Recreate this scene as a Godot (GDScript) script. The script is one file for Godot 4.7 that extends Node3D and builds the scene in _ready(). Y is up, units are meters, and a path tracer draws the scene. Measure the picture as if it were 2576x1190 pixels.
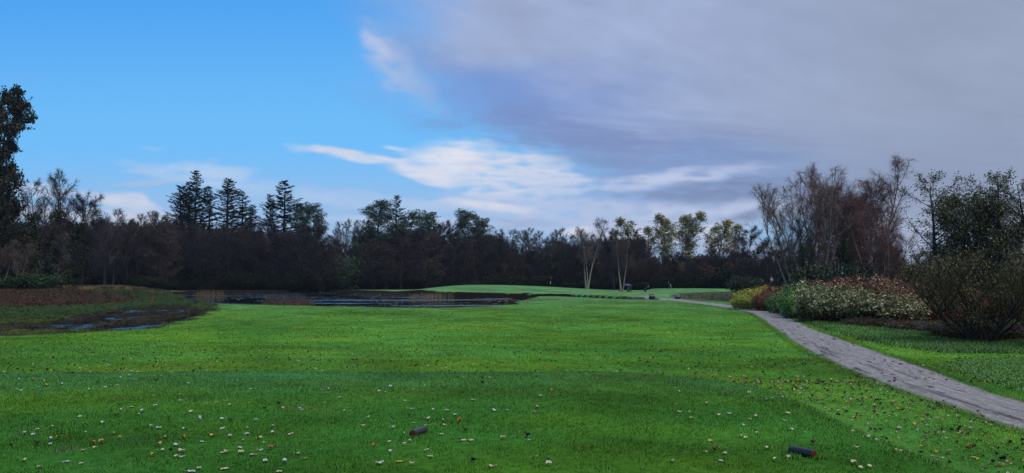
extends Node3D
# A golf hole in late autumn: mown tee, fairway, pond, raised green, winter woods and a path.
# Photograph coordinates (2576 wide) are turned to places on the ground by gp() and X().

const F := 1909.0
const EYE := 1.6
const PITCH := 0.05704
const WATER := -0.62

var rng := RandomNumberGenerator.new()
var n_warp := FastNoiseLite.new()
var n_fine := FastNoiseLite.new()
var n_big := FastNoiseLite.new()
var n_cloud := FastNoiseLite.new()
var n_streak := FastNoiseLite.new()
var used := {}
var M := {}
var pond := PackedVector2Array()
var pond_box := Rect2()
var mud := PackedVector2Array()
var ditch := PackedVector2Array()
var scrub := PackedVector2Array()
var verge := PackedVector2Array()
var path_l := PackedVector2Array()
var path_r := PackedVector2Array()
var path_poly := PackedVector2Array()
var wood := PackedVector2Array()

# ---------------------------------------------------------------- places
func slope(py: float) -> float:
	var t := (595.0 - py) / F
	return (sin(PITCH) + t * cos(PITCH)) / (cos(PITCH) - t * sin(PITCH))

func X(px: float, d: float, py := 704.0) -> float:
	var t := (595.0 - py) / F
	return (px - 1288.0) / F / (cos(PITCH) - t * sin(PITCH)) * d

func H(py: float, d: float) -> float:
	return EYE + slope(py) * d

func gp(px: float, py: float, h := -0.25) -> Vector2:      # (x, distance) of a place on level ground
	var d := (h - EYE) / slope(py)
	return Vector2(X(px, d, py), d)

func places(list: Array, h := -0.25) -> PackedVector2Array:
	var r := PackedVector2Array()
	for i in range(0, list.size(), 2):
		r.append(gp(list[i], list[i + 1], h))
	return r

func sm(a: float, b: float, x: float) -> float:
	return smoothstep(a, b, x) if a < b else 1.0 - smoothstep(b, a, x)

func line_dist(p: Vector2, l: PackedVector2Array, closed := false) -> float:
	var best := 1e9
	for i in range(l.size() - (0 if closed else 1)):
		best = minf(best, p.distance_squared_to(Geometry2D.get_closest_point_to_segment(p, l[i], l[(i + 1) % l.size()])))
	return sqrt(best)

func pond_sd(p: Vector2) -> float:
	if not pond_box.has_point(p):
		return 99.0
	var w := p + Vector2(n_warp.get_noise_2d(p.x * 3.0, p.y * 3.0), n_warp.get_noise_2d(p.x * 3.0 + 300.0, p.y * 3.0)) * 0.9
	var s := line_dist(w, pond, true)
	return -s if Geometry2D.is_point_in_polygon(w, pond) else s

func tee_sd(p: Vector2) -> float:     # rounded front right corner of the raised tee
	var q := Vector2(p.x - 3.85 - 0.06 * sin(p.y * 1.3), p.y - 13.55 - 0.01 * p.x - 0.07 * sin(p.x * 0.9)) + Vector2(2.6, 2.6)
	return minf(maxf(q.x, q.y), 0.0) + Vector2(maxf(q.x, 0.0), maxf(q.y, 0.0)).length() - 2.6

func ground_h(x: float, d: float) -> float:
	var p := Vector2(x, d)
	var h := -0.25 + 0.05 * n_big.get_noise_2d(x * 2.0, d * 2.0)
	if d < 17.0 and x < 6.0:
		var k := sm(0.45, -0.35, tee_sd(p))
		h = lerpf(h, 0.012 * n_big.get_noise_2d(x * 4.0, d * 4.0), k)
	if d > 60.0:
		h += 0.75 * sm(-0.43, -0.52, x / maxf(d, 1.0)) * sm(62.0, 92.0, d)
		# the green's mound
		var ex := (x + 6.0) / (25.0 if x > -6.0 else 12.5)
		var ed := (d - 129.0) / (44.0 if d < 129.0 else 20.0)
		var r2 := ex * ex + ed * ed
		if r2 < 1.0:
			h += 1.02 * (1.0 - r2) * (1.0 - r2 * 0.55)
		# the two small tees beside the path's end
		ex = (x - 17.6) / 5.2
		ed = (d - 96.0) / 6.0
		r2 = ex * ex + ed * ed
		if r2 < 1.0:
			h += 0.30 * sm(1.0, 0.25, r2)
		ex = (x - 30.2) / 7.6
		ed = (d - 128.0) / 8.0
		r2 = pow(absf(ex), 3.0) + pow(absf(ed), 3.0)
		if r2 < 1.0:
			h += 0.34 * sm(1.0, 0.45, r2)
		var dd := line_dist(p, ditch)
		if dd < 1.4:
			h -= 0.75 * sm(1.15, 0.25, dd)
		if dd < 14.0 and x > ditch[0].x - 1.0 and x < ditch[ditch.size() - 1].x + 1.0:
			for k in ditch.size() - 1:
				if x <= ditch[k + 1].x or k == ditch.size() - 2:
					var over := d - lerpf(ditch[k].y, ditch[k + 1].y, clampf((x - ditch[k].x) / (ditch[k + 1].x - ditch[k].x), 0.0, 1.0))
					h += 0.22 * sm(0.2, 0.9, over) * sm(14.0, 3.0, over)
					break
	if d > 30.0:
		var s := pond_sd(p)
		if s < 0.6:
			h = lerpf(h, -1.25, sm(0.25, -0.9, s))
	if d > 24.0 and d < 60.0 and x < -12.0 and Geometry2D.is_point_in_polygon(p, mud):
		h = minf(h, -0.30) + 0.09 * n_fine.get_noise_2d(x * 7.0, d * 2.6) + 0.11 * n_fine.get_noise_2d(x * 17.0, d * 11.0)
	return h

func region(p: Vector2) -> String:
	var w := p + Vector2(n_fine.get_noise_2d(p.x * 9.0, p.y * 9.0), n_fine.get_noise_2d(p.x * 9.0 + 99.0, p.y * 9.0)) * (0.5 + p.y * 0.006)
	if p.y < 80.0 and p.x > 4.5 and p.x < 19.0 and Geometry2D.is_point_in_polygon(p, path_poly):
		return "path"
	if p.y > 24.0 and p.x < -10.0:
		if Geometry2D.is_point_in_polygon(w, mud):
			return "mud"
		if Geometry2D.is_point_in_polygon(w, scrub):
			return "scrub"
	if p.y > 60.0 and line_dist(p, ditch) < 1.0:
		return "soil"
	if p.y > 30.0:
		var s := pond_sd(p)
		if s < (0.1 if p.y < 75.0 else 0.55):
			return "soil"
	if p.x > 6.0 and Geometry2D.is_point_in_polygon(w, verge):
		return "verge"
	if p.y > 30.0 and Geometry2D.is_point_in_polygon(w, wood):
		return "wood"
	return "lawn"

func lawn_color(x: float, d: float) -> Color:
	var a := n_big.get_noise_2d(x * 3.0, d * 3.0) * 0.5 + 0.5
	var b := n_fine.get_noise_2d(x * 2.2, d * 2.2) * 0.5 + 0.5
	var tee := sm(0.3, -0.3, tee_sd(Vector2(x, d))) if d < 17.0 else 0.0
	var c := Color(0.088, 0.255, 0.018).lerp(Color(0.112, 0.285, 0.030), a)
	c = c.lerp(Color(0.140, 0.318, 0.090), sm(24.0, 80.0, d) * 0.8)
	c = c.lerp(Color(0.066, 0.196, 0.018).lerp(Color(0.082, 0.205, 0.022), a), sm(24.0, 13.0, d) * 0.5)  # shading painted into the lawn colour: greens darken toward the viewer
	c = c.lerp(Color(0.046, 0.160, 0.015).lerp(Color(0.070, 0.198, 0.015), a), tee)
	c = c.lerp(Color(0.072, 0.225, 0.046), tee * sm(9.5, 13.2, d) * 0.75)
	# mowing lines, each pass leaning the other way
	var stripe := sin((x * 0.6 + d * 0.35) * 1.1) if tee < 0.5 else sin(d * 2.3 + 0.3 * x)
	var k := 1.0 + 0.07 * stripe + 0.55 * (b - 0.5) + 0.25 * (a - 0.5) + 0.35 * n_fine.get_noise_2d(x * 9.0 + 20.0, d * 12.0)
	if d < 17.0 and tee > 0.5:
		k *= 1.0 - 0.55 * sm(0.36, 0.44, n_fine.get_noise_2d(x * 16.0 + 40.0, d * 22.0)) * sm(9.5, 6.5, d) * 0.4
		c = c.lerp(Color(0.16, 0.13, 0.06), 0.75 * sm(0.40, 0.52, n_fine.get_noise_2d(x * 11.0 + 70.0, d * 20.0)) * sm(10.5, 8.0, d) * sm(-0.3, -2.2, x))
	var hue := n_big.get_noise_2d(x * 7.0 + 500.0, d * 7.0)
	var fine := n_fine.get_noise_2d(x * 5.0 + 250.0, d * 9.0)
	var warm := clampf(hue * 0.7 + fine * 0.7, -0.35, 0.45)
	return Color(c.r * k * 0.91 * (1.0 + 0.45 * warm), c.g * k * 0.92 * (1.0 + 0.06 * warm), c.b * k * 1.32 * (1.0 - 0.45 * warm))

func ground_color(x: float, d: float, kind: String) -> Color:
	var b := n_fine.get_noise_2d(x * 6.0, d * 6.0) * 0.5 + 0.5
	match kind:
		"mud": return Color(0.012, 0.011, 0.012).lerp(Color(0.036, 0.030, 0.025), b)
		"soil": return Color(0.016, 0.013, 0.009)
		"scrub": return Color(0.040, 0.060, 0.020).lerp(Color(0.050, 0.038, 0.026), b)
		"verge": return Color(0.035, 0.095, 0.022).lerp(Color(0.05, 0.14, 0.03), b)
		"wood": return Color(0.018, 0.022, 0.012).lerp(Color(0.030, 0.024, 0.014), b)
		"path": return Color(0.10, 0.09, 0.08)
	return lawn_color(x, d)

# ---------------------------------------------------------------- naming
func numbered(called: String) -> String:
	if not used.has(called):
		used[called] = 0
		return called
	used[called] += 1
	return "%s_%03d" % [called, used[called]]

func tag(o: Node, label: String, category := "", group := "", kind := "") -> Node:
	o.set_meta("label", label)
	if category: o.set_meta("category", category)
	if group: o.set_meta("group", group)
	if kind: o.set_meta("kind", kind)
	return o

func thing(called: String, label: String, category: String, group := "") -> Node3D:
	var o := Node3D.new()
	o.name = numbered(called)
	add_child(o, true)
	tag(o, label, category, group)
	return o

func part(called: String, mesh: Mesh, mat: Material, parent: Node) -> MeshInstance3D:
	var o := MeshInstance3D.new()
	o.mesh = mesh
	o.material_override = mat
	if parent == self:
		o.name = numbered(called)
	else:
		var nm := called
		var k := 0
		while parent.has_node(nm):
			k += 1
			nm = "%s_%03d" % [called, k]
		o.name = nm
	parent.add_child(o, true)
	return o

func dup(root: Node3D, label: String, group := "") -> Node3D:
	var base := String(root.name)
	if base.substr(base.length() - 4, 1) == "_" and base.substr(base.length() - 3).is_valid_int():
		base = base.substr(0, base.length() - 4)
	var r: Node3D = root.duplicate()
	r.name = numbered(base)
	add_child(r, true)
	r.set_meta("label", label)
	if group:
		r.set_meta("group", group)
	elif r.has_meta("group"):
		r.remove_meta("group")
	return r

# ---------------------------------------------------------------- mesh collector
class TB:
	var v := PackedVector3Array()
	var n := PackedVector3Array()
	var c := PackedColorArray()
	var i := PackedInt32Array()
	var uv := PackedVector2Array()
	func tri(a: Vector3, b: Vector3, e: Vector3, nn: Vector3, col: Color) -> void:
		var k := v.size()
		v.append(a); v.append(b); v.append(e)
		n.append(nn); n.append(nn); n.append(nn)
		c.append(col); c.append(col); c.append(col)
		var w := 1 if (b - a).cross(e - a).dot(nn) < 0.0 else 2
		i.append(k); i.append(k + w); i.append(k + 3 - w)
	func quad(a: Vector3, b: Vector3, e: Vector3, f: Vector3, nn: Vector3, col: Color) -> void:
		var k := v.size()
		v.append(a); v.append(b); v.append(e); v.append(f)
		n.append(nn); n.append(nn); n.append(nn); n.append(nn)
		c.append(col); c.append(col); c.append(col); c.append(col)
		if (b - a).cross(f - a).dot(nn) < 0.0:
			i.append(k); i.append(k + 1); i.append(k + 2)
			i.append(k); i.append(k + 2); i.append(k + 3)
		else:
			i.append(k); i.append(k + 2); i.append(k + 1)
			i.append(k); i.append(k + 3); i.append(k + 2)
	func tube(pts: PackedVector3Array, rad: PackedFloat32Array, sides: int, col: Color, col2 := Color(-1, 0, 0), cap := false) -> void:
		var k := v.size()
		var m := pts.size()
		var side := Vector3.RIGHT
		for s in m:
			var t := (pts[mini(s + 1, m - 1)] - pts[maxi(s - 1, 0)]).normalized()
			side = (side - t * side.dot(t))
			if side.length() < 0.01:
				side = t.cross(Vector3.FORWARD)
			side = side.normalized()
			var up := t.cross(side)
			var cc := col if col2.r < 0.0 else col.lerp(col2, float(s) / (m - 1))
			for q in sides:
				var a := TAU * q / sides
				var nn := side * cos(a) + up * sin(a)
				v.append(pts[s] + nn * rad[s])
				n.append(nn)
				c.append(cc)
		for s in m - 1:
			for q in sides:
				var a := k + s * sides + q
				var b := k + s * sides + (q + 1) % sides
				i.append(a); i.append(a + sides); i.append(b)
				i.append(b); i.append(a + sides); i.append(b + sides)
		if cap:
			for e in [0, m - 1]:
				var t := (pts[1] - pts[0]).normalized() * (-1.0 if e == 0 else 1.0)
				for q in sides:
					tri(pts[e], v[k + e * sides + q], v[k + e * sides + (q + 1) % sides], t, col)
	func ribbon(pts: PackedVector3Array, w0: float, w1: float, axis: Vector3, col: Color) -> void:
		var k := v.size()
		var m := pts.size()
		for s in m:
			var t := (pts[mini(s + 1, m - 1)] - pts[maxi(s - 1, 0)]).normalized()
			var sd := t.cross(axis).normalized() * lerpf(w0, w1, float(s) / (m - 1)) * 0.5
			var nn := t.cross(sd).normalized()
			v.append(pts[s] - sd); v.append(pts[s] + sd)
			n.append(nn); n.append(nn)
			c.append(col); c.append(col)
		for s in m - 1:
			var a := k + s * 2
			i.append(a); i.append(a + 1); i.append(a + 2)
			i.append(a + 1); i.append(a + 3); i.append(a + 2)
	func twig(a: Vector3, b: Vector3, w: float, axis: Vector3, col: Color) -> void:
		var t := b - a
		var sd := t.cross(axis).normalized() * w * 0.5
		var nn := sd.cross(t).normalized()
		if nn.y < 0.0: nn = -nn
		tri(a - sd, a + sd, b, nn, col)
	func leaf(p: Vector3, dir: Vector3, axis: Vector3, l: float, w: float, col: Color) -> void:
		var sd := dir.cross(axis).normalized() * w * 0.5
		var nn := sd.cross(dir).normalized()
		if nn.y < 0.0: nn = -nn
		nn = (nn + Vector3(0, 0.35, 0)).normalized()
		var mid := p + dir * l * 0.45
		quad(p, mid + sd, p + dir * l, mid - sd, nn, col)
	func append(o: TB, t: Transform3D) -> void:
		var k := v.size()
		for a in o.v: v.append(t * a)
		for a in o.n: n.append((t.basis * a).normalized())
		c.append_array(o.c)
		for a in o.i: i.append(a + k)
	func mesh() -> ArrayMesh:
		var m := ArrayMesh.new()
		if v.is_empty(): return m
		var a := []
		a.resize(Mesh.ARRAY_MAX)
		a[Mesh.ARRAY_VERTEX] = v
		a[Mesh.ARRAY_NORMAL] = n
		a[Mesh.ARRAY_COLOR] = c
		a[Mesh.ARRAY_INDEX] = i
		if uv.size() == v.size(): a[Mesh.ARRAY_TEX_UV] = uv
		m.add_surface_from_arrays(Mesh.PRIMITIVE_TRIANGLES, a)
		return m

func rv() -> Vector3:
	var z := rng.randf_range(-1, 1)
	var a := rng.randf() * TAU
	var r := sqrt(1.0 - z * z)
	return Vector3(r * cos(a), z, r * sin(a))

func vary(c: Color, k: float) -> Color:
	var f := 1.0 + rng.randf_range(-k, k)
	return Color(c.r * f * (1 + rng.randf_range(-k, k) * 0.4), c.g * f, c.b * f * (1 + rng.randf_range(-k, k) * 0.4))

func wob(a: Vector3, dir: Vector3, l: float, segs: int, wander: float, lift: float) -> PackedVector3Array:
	var pts := PackedVector3Array([a])
	var d := dir.normalized()
	for s in segs:
		d = (d + rv() * wander + Vector3(0, lift, 0)).normalized()
		pts.append(pts[pts.size() - 1] + d * l / segs)
	return pts

func radii(r0: float, r1: float, m: int) -> PackedFloat32Array:
	var r := PackedFloat32Array()
	for s in m:
		r.append(lerpf(r0, r1, float(s) / (m - 1)))
	return r

# ---------------------------------------------------------------- tree kinds; each gives [woody mesh, crown mesh]
# o: h, r (trunk), stems, lean, start (first limb), limbs, limb_len, angle, lift, subs, twigs, twig_len, tw, bark, bark2, twig_color, leaves, leaf_size, leaf_color(s), ivy
func broadleaf(o: Dictionary) -> Array:
	var wood_tb := TB.new()
	var cr := TB.new()
	var stems: int = o.get("stems", 1)
	var h: float = o.h
	var bark: Color = o.bark
	var bark2: Color = o.get("bark2", bark)
	var tc: Color = o.twig_color
	var lcs: Array = o.get("leaf_colors", [])
	var nl: int = o.get("leaves", 0)
	var ls: float = o.get("leaf_size", 0.15)
	var lift: float = o.get("lift", 0.05)
	var droop: float = o.get("droop", 0.0)
	for s in stems:
		var ang := TAU * (s + rng.randf() * 0.6) / stems
		var lean: float = o.get("lean", 0.05) * (1.0 if stems > 1 else 0.6)
		var dir := Vector3(cos(ang) * lean, 1.0, sin(ang) * lean)
		var hh := h * (1.0 if s == 0 else rng.randf_range(0.72, 0.97))
		var foot: Vector3 = Vector3(cos(ang), 0, sin(ang)) * (o.r * 1.3 if stems > 1 else 0.0) - Vector3(0, 0.15, 0)
		var tr := wob(foot, dir, hh, 9, o.get("wander", 0.07), o.get("rise", 0.03))
		var r0: float = o.r * (1.0 if stems == 1 else 0.8)
		var rr := PackedFloat32Array()
		for k in tr.size():
			var t := float(k) / (tr.size() - 1)
			rr.append(r0 * pow(1.0 - t, 0.8) + 0.012 + (r0 * 0.35 if k == 0 else 0.0))
		wood_tb.tube(tr, rr, 6, bark, bark2)
		var limbs: int = o.limbs
		for q in limbs:
			var f: float = lerpf(o.get("start", 0.25), 0.97, pow((q + rng.randf()) / limbs, o.get("pack", 0.85)))
			var seg := f * (tr.size() - 1)
			var p := tr[int(seg)].lerp(tr[mini(int(seg) + 1, tr.size() - 1)], seg - int(seg))
			var az := rng.randf() * TAU
			var up := tan(PI / 2 - deg_to_rad(o.get("angle", 50.0) * rng.randf_range(0.7, 1.2)))
			var ld := Vector3(cos(az), up, sin(az)).normalized()
			var shape: float = o.get("shape", 0.6)
			var prof := (1.0 - f) * shape + (1.0 - shape) * sin(PI * clampf((f - o.get("start", 0.25)) / (1.0 - o.get("start", 0.25)) * 0.8 + 0.2, 0, 1))
			var ll: float = o.limb_len * (0.25 + 0.75 * prof) * rng.randf_range(0.75, 1.15)
			var lp := wob(p, ld, ll, 5, 0.16, lift)
			var lr := r0 * (1.0 - f) * 0.45 + 0.018
			wood_tb.tube(lp, radii(lr, 0.008, lp.size()), 4, bark2.lerp(tc, 0.3), tc)
			for b in o.subs:
				var g := rng.randf_range(0.22, 1.0) * 4.999
				var bp := lp[int(g)].lerp(lp[int(g) + 1], g - int(g))
				var bd := (ld + rv() * 0.85 + Vector3(0, lift * 2.0, 0)).normalized()
				var bl := ll * rng.randf_range(0.22, 0.5) * (1.15 - g / 7.0)
				var bpts := wob(bp, bd, bl, 3, 0.22, lift * 0.8 - droop * 0.4)
				cr.ribbon(bpts, o.tw * 1.7, o.tw * 0.8, rv(), vary(tc, 0.25))
				for w in o.twigs:
					var e := rng.randf_range(0.15, 1.0) * 2.999
					var tp := bpts[int(e)].lerp(bpts[int(e) + 1], e - int(e))
					var td := (bd * 0.7 + rv() * 0.9 + Vector3(0, lift - droop, 0)).normalized()
					var tl: float = o.twig_len * rng.randf_range(0.5, 1.2)
					var te := tp + td * tl
					cr.twig(tp, te, o.tw, rv(), vary(tc, 0.3))
					if droop > 0.3:
						cr.twig(te - td * tl * 0.1, te + Vector3(rng.randf_range(-.2, .2), -1, rng.randf_range(-.2, .2)) * tl * 0.7, o.tw * 0.8, rv(), vary(tc, 0.3))
					for y in nl:
						if rng.randf() < o.get("leaf_share", 1.0):
							var lq := tp.lerp(te, rng.randf_range(0.2, 1.05)) + rv() * 0.1
							var lc: Color = lcs[rng.randi() % lcs.size()]
							cr.leaf(lq, (rv() + Vector3(0, -0.4, 0)).normalized(), rv(), ls * rng.randf_range(0.6, 1.3), ls * 0.65, vary(lc, 0.3))
		var ivy: float = o.get("ivy", 0.0)
		if ivy > 0.0:
			for q in int(o.get("ivy_leaves", 1500)):
				var f := pow(rng.randf(), 0.8) * ivy
				var seg := f * (tr.size() - 1)
				var p := tr[int(seg)].lerp(tr[mini(int(seg) + 1, tr.size() - 1)], seg - int(seg))
				var az := rng.randf() * TAU
				var iw: float = o.get("ivy_width", 0.8) * (1.0 - f * 0.45) * (0.75 + 0.4 * sin(p.y * 2.1 + az * 2.0)) * sqrt(rng.randf())
				var out := Vector3(cos(az), 0, sin(az))
				cr.leaf(p + out * iw + Vector3(0, rng.randf_range(-0.3, 0.3), 0), (out + rv() * 0.7 - Vector3(0, 0.6, 0)).normalized(), rv(), 0.24, 0.22, vary(Color(0.030, 0.048, 0.022), 0.35))
	return [wood_tb.mesh(), cr.mesh(), wood_tb, cr]

func spruce(h: float, rad: float, full := 1.0, bare := 0.1) -> Array:
	var wd := TB.new()
	var cr := TB.new()
	wd.tube(wob(Vector3(0, -0.2, 0), Vector3.UP, h, 6, 0.015, 0.0), radii(h * 0.013, 0.02, 7), 6, Color(0.05, 0.04, 0.033))
	var y := h * bare
	while y < h - 0.2:
		var f := y / h
		var reach := rad * pow(1.0 - f, 0.62) * (0.85 + 0.3 * sin(y * 1.7 + rad)) + 0.15
		var m := int(rng.randi_range(5, 7) * full)
		for q in m:
			var y0 := y + rng.randf_range(-0.35, 0.35)
			var az := TAU * (q + rng.randf()) / m
			var l := reach * rng.randf_range(0.45, 1.2)
			var d := Vector3(cos(az), lerpf(-0.32, 0.55, pow(f, 1.5)), sin(az)).normalized()
			var pts := PackedVector3Array([Vector3(0, y0, 0)])
			var dd := d
			for s in 4:
				pts.append(pts[s] + dd * l / 4.0)
				dd = (dd + Vector3(0, 0.14, 0) + rv() * 0.06).normalized()
			cr.ribbon(pts, 0.09, 0.02, Vector3.UP, Color(0.04, 0.033, 0.027))
			var sprays := int(7.0 + l * 19.0)
			for s in sprays:
				var e := pow(rng.randf(), 0.7) * 3.999
				var p := pts[int(e)].lerp(pts[int(e) + 1], e - int(e))
				var sidew := d.cross(Vector3.UP).normalized() * (1.0 if rng.randf() < 0.5 else -1.0)
				var sd := (sidew * rng.randf_range(0.3, 1.0) + d * rng.randf_range(0.3, 0.9) + Vector3(0, rng.randf_range(-0.7, 0.12), 0)).normalized()
				cr.leaf(p, sd, (Vector3.UP + rv() * 0.5).normalized(), rng.randf_range(0.4, 0.8) * (1.1 - e * 0.12) * (0.6 + 0.4 * (1.0 - f)), 0.19, vary(Color(0.032, 0.062, 0.055), 0.4))
		y += rng.randf_range(0.26, 0.46) * (0.8 + h / 60.0)
	# the leading shoot
	for s in 10:
		cr.leaf(Vector3(0, h - 0.12 * s, 0), (rv() + Vector3(0, 0.9, 0)).normalized(), rv(), 0.4, 0.1, Color(0.02, 0.042, 0.034))
	return [wd.mesh(), cr.mesh(), wd, cr]

func pine(h: float, rad: float, limbs: int) -> Array:
	var wd := TB.new()
	var cr := TB.new()
	var tr := wob(Vector3(0, -0.2, 0), Vector3(0.04, 1, 0.02), h * 0.95, 8, 0.06, 0.04)
	wd.tube(tr, radii(h * 0.015, 0.05, tr.size()), 6, Color(0.055, 0.042, 0.034), Color(0.14, 0.075, 0.042))
	for q in limbs:
		var f := lerpf(0.42, 1.0, pow(float(q) / (limbs - 1), 0.8))
		var seg := minf(f * 8.0, 7.999)
		var p := tr[int(seg)].lerp(tr[int(seg) + 1], seg - int(seg))
		var az := q * 2.4 + rng.randf() * 0.9
		var l := rad * (1.0 - 0.75 * pow((f - 0.42) / 0.58, 1.6)) * rng.randf_range(0.55, 1.15)
		var lp := wob(p, Vector3(cos(az), rng.randf_range(0.05, 0.75), sin(az)), l, 4, 0.14, 0.05)
		wd.tube(lp, radii(0.10 * (1.3 - f) + 0.03, 0.015, lp.size()), 4, Color(0.10, 0.06, 0.04))
		for k in 8 + int(l * 3.2):
			var e := lerpf(0.45, 1.0, rng.randf()) * 3.999
			var cc := lp[int(e)].lerp(lp[int(e) + 1], e - int(e)) + Vector3(rng.randf_range(-1, 1) * 0.8, rng.randf_range(-0.4, 1.1), rng.randf_range(-1, 1) * 0.8)
			var cs := rng.randf_range(0.4, 0.85)
			var tone := vary(Color(0.044, 0.075, 0.048), 0.3)
			for s in 46:
				var u := rv()
				var a := cc + Vector3(u.x * cs, u.y * cs * 0.7, u.z * cs) * rng.randf_range(0.25, 0.9)
				cr.leaf(a, (u + Vector3(0, 0.6, 0) + rv() * 0.4).normalized(), rv(), 0.34, 0.09, vary(tone, 0.3))
	return [wd.mesh(), cr.mesh(), wd, cr]

func shrub(o: Dictionary) -> Array:          # many stems from the ground, leaves along and at the top of each
	var wd := TB.new()
	var cr := TB.new()
	var lcs: Array = o.leaf_colors
	for s in o.stems:
		var az := rng.randf() * TAU
		var rr := sqrt(rng.randf())
		var foot: Vector3 = Vector3(cos(az) * o.rx, 0, sin(az) * o.rz) * rr * 0.8
		var hh: float = o.h * (1.0 - 0.42 * pow(rr, 4.0)) * rng.randf_range(0.72, 1.12)
		var dir := Vector3(cos(az) * rr * 0.42, 1, sin(az) * rr * 0.42)
		var pts := wob(foot - Vector3(0, 0.05, 0), dir, hh, 5, 0.10, o.get("lift", 0.0))
		wd.tube(pts, radii(0.014, 0.005, 6), 3, vary(o.stem, 0.25))
		for k in o.leaves:
			var e: float = lerpf(o.get("low", 0.25), 1.0, pow(rng.randf(), 0.5)) * 4.999
			var p := pts[int(e)].lerp(pts[int(e) + 1], e - int(e))
			var out := Vector3(cos(rng.randf() * TAU), 0, sin(rng.randf() * TAU))
			var reach: float = rng.randf_range(0.03, 0.24) * o.get("bush", 1.0)
			var tip: Vector3 = p + (out + Vector3(0, rng.randf_range(-0.1, 0.5), 0)) * reach
			if k % 3 == 0:
				cr.twig(p, tip, 0.012, rv(), o.stem)
			var pick := 0
			var tone := n_fine.get_noise_3d(foot.x * 12.0, p.y * 12.0, foot.z * 12.0) * 0.9 + 0.42 + rng.randf_range(-0.38, 0.38)
			pick = clampi(int(tone * lcs.size()), 0, lcs.size() - 1)
			cr.leaf(tip, (out * 0.7 + Vector3(0, rng.randf_range(-0.75, 0.1), 0) + rv() * 0.35).normalized(), (Vector3.UP + rv() * 0.6).normalized(), o.size * rng.randf_range(0.6, 1.25), o.size * 0.55, vary(lcs[pick], 0.25))
	return [wd.mesh(), cr.mesh(), wd, cr]

func tufted(blades: int, rad: float, hmin: float, hmax: float, w: float, lean: float, col: Color, k := 0.25, bend := 0.0) -> ArrayMesh:
	var t := TB.new()
	for b in blades:
		var az := rng.randf() * TAU
		var p := Vector3(cos(az), 0, sin(az)) * sqrt(rng.randf()) * rad
		var hh := rng.randf_range(hmin, hmax)
		var d := Vector3(rng.randf_range(-1, 1) * lean, 1, rng.randf_range(-1, 1) * lean) * hh
		var sd := Vector3(cos(az * 3.0), 0, sin(az * 3.0)) * w * 0.5
		var nn := (sd.cross(d).normalized() * (1.0 if rng.randf() < 0.5 else -1.0) + Vector3(0, 2.4, 0)).normalized()
		var cc := vary(col, k)
		if bend > 0.0:
			var mid := p + d * 0.6
			var tip := p + d + Vector3(d.x, -0.25 * hh, d.z) * bend
			t.quad(p - sd, p + sd, mid + sd * 0.8, mid - sd * 0.8, nn, cc)
			t.tri(mid - sd * 0.8, mid + sd * 0.8, tip, nn, cc)
		else:
			t.tri(p - sd, p + sd, p + d, nn, cc)
	return t.mesh()

func multi(called: String, mesh: Mesh, mat: Material, where: Array[Transform3D], tints: Array[Color], label: String, parent: Node = null) -> MultiMeshInstance3D:
	var mm := MultiMesh.new()
	mm.transform_format = MultiMesh.TRANSFORM_3D
	mm.use_colors = true
	mm.mesh = mesh
	mm.instance_count = where.size()
	for k in where.size():
		mm.set_instance_transform(k, where[k])
		mm.set_instance_color(k, tints[k])
	var o := MultiMeshInstance3D.new()
	o.multimesh = mm
	o.material_override = mat
	if parent:
		o.name = called
		parent.add_child(o, true)
		o.set_meta("kind", "stuff")
	else:
		o.name = numbered(called)
		add_child(o, true)
		tag(o, label, "", "", "stuff")
	return o

func mat(called: String, rough := 0.9, spec := 0.2, back := 0.0) -> StandardMaterial3D:
	var m := StandardMaterial3D.new()
	m.resource_name = called
	m.vertex_color_use_as_albedo = true
	m.roughness = rough
	m.metallic_specular = spec
	m.cull_mode = BaseMaterial3D.CULL_DISABLED
	if back > 0.0:
		m.backlight_enabled = true
		m.backlight = Color(back, back, back)
	return m

func plain(called: String, lin: Color, rough := 0.8, spec := 0.3) -> StandardMaterial3D:
	var m := StandardMaterial3D.new()
	m.resource_name = called
	m.albedo_color = lin.linear_to_srgb()
	m.roughness = rough
	m.metallic_specular = spec
	m.cull_mode = BaseMaterial3D.CULL_DISABLED
	return m

func noise_tex(freq: float, octaves: int, lo: float, hi: float, size := 512, sd := 1, normal := false, bump := 4.0) -> NoiseTexture2D:
	var n := FastNoiseLite.new()
	n.seed = sd
	n.noise_type = FastNoiseLite.TYPE_SIMPLEX_SMOOTH
	n.frequency = freq
	n.fractal_octaves = octaves
	var t := NoiseTexture2D.new()
	t.width = size
	t.height = size
	t.seamless = true
	t.noise = n
	if normal:
		t.as_normal_map = true
		t.bump_strength = bump
	else:
		var g := Gradient.new()
		g.set_color(0, Color(lo, lo, lo))
		g.set_color(1, Color(hi, hi, hi))
		t.color_ramp = g
	return t

# ---------------------------------------------------------------- sky: air and clouds by direction
var blobs := []
func blob(px: float, py: float, rx: float, ry: float, turn: float, col: Color, a: float, soft := 1.0) -> void:
	blobs.append([px, py, 1.0 / rx, 1.0 / ry, cos(deg_to_rad(turn)), sin(deg_to_rad(turn)), col.srgb_to_linear(), a, soft])

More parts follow.
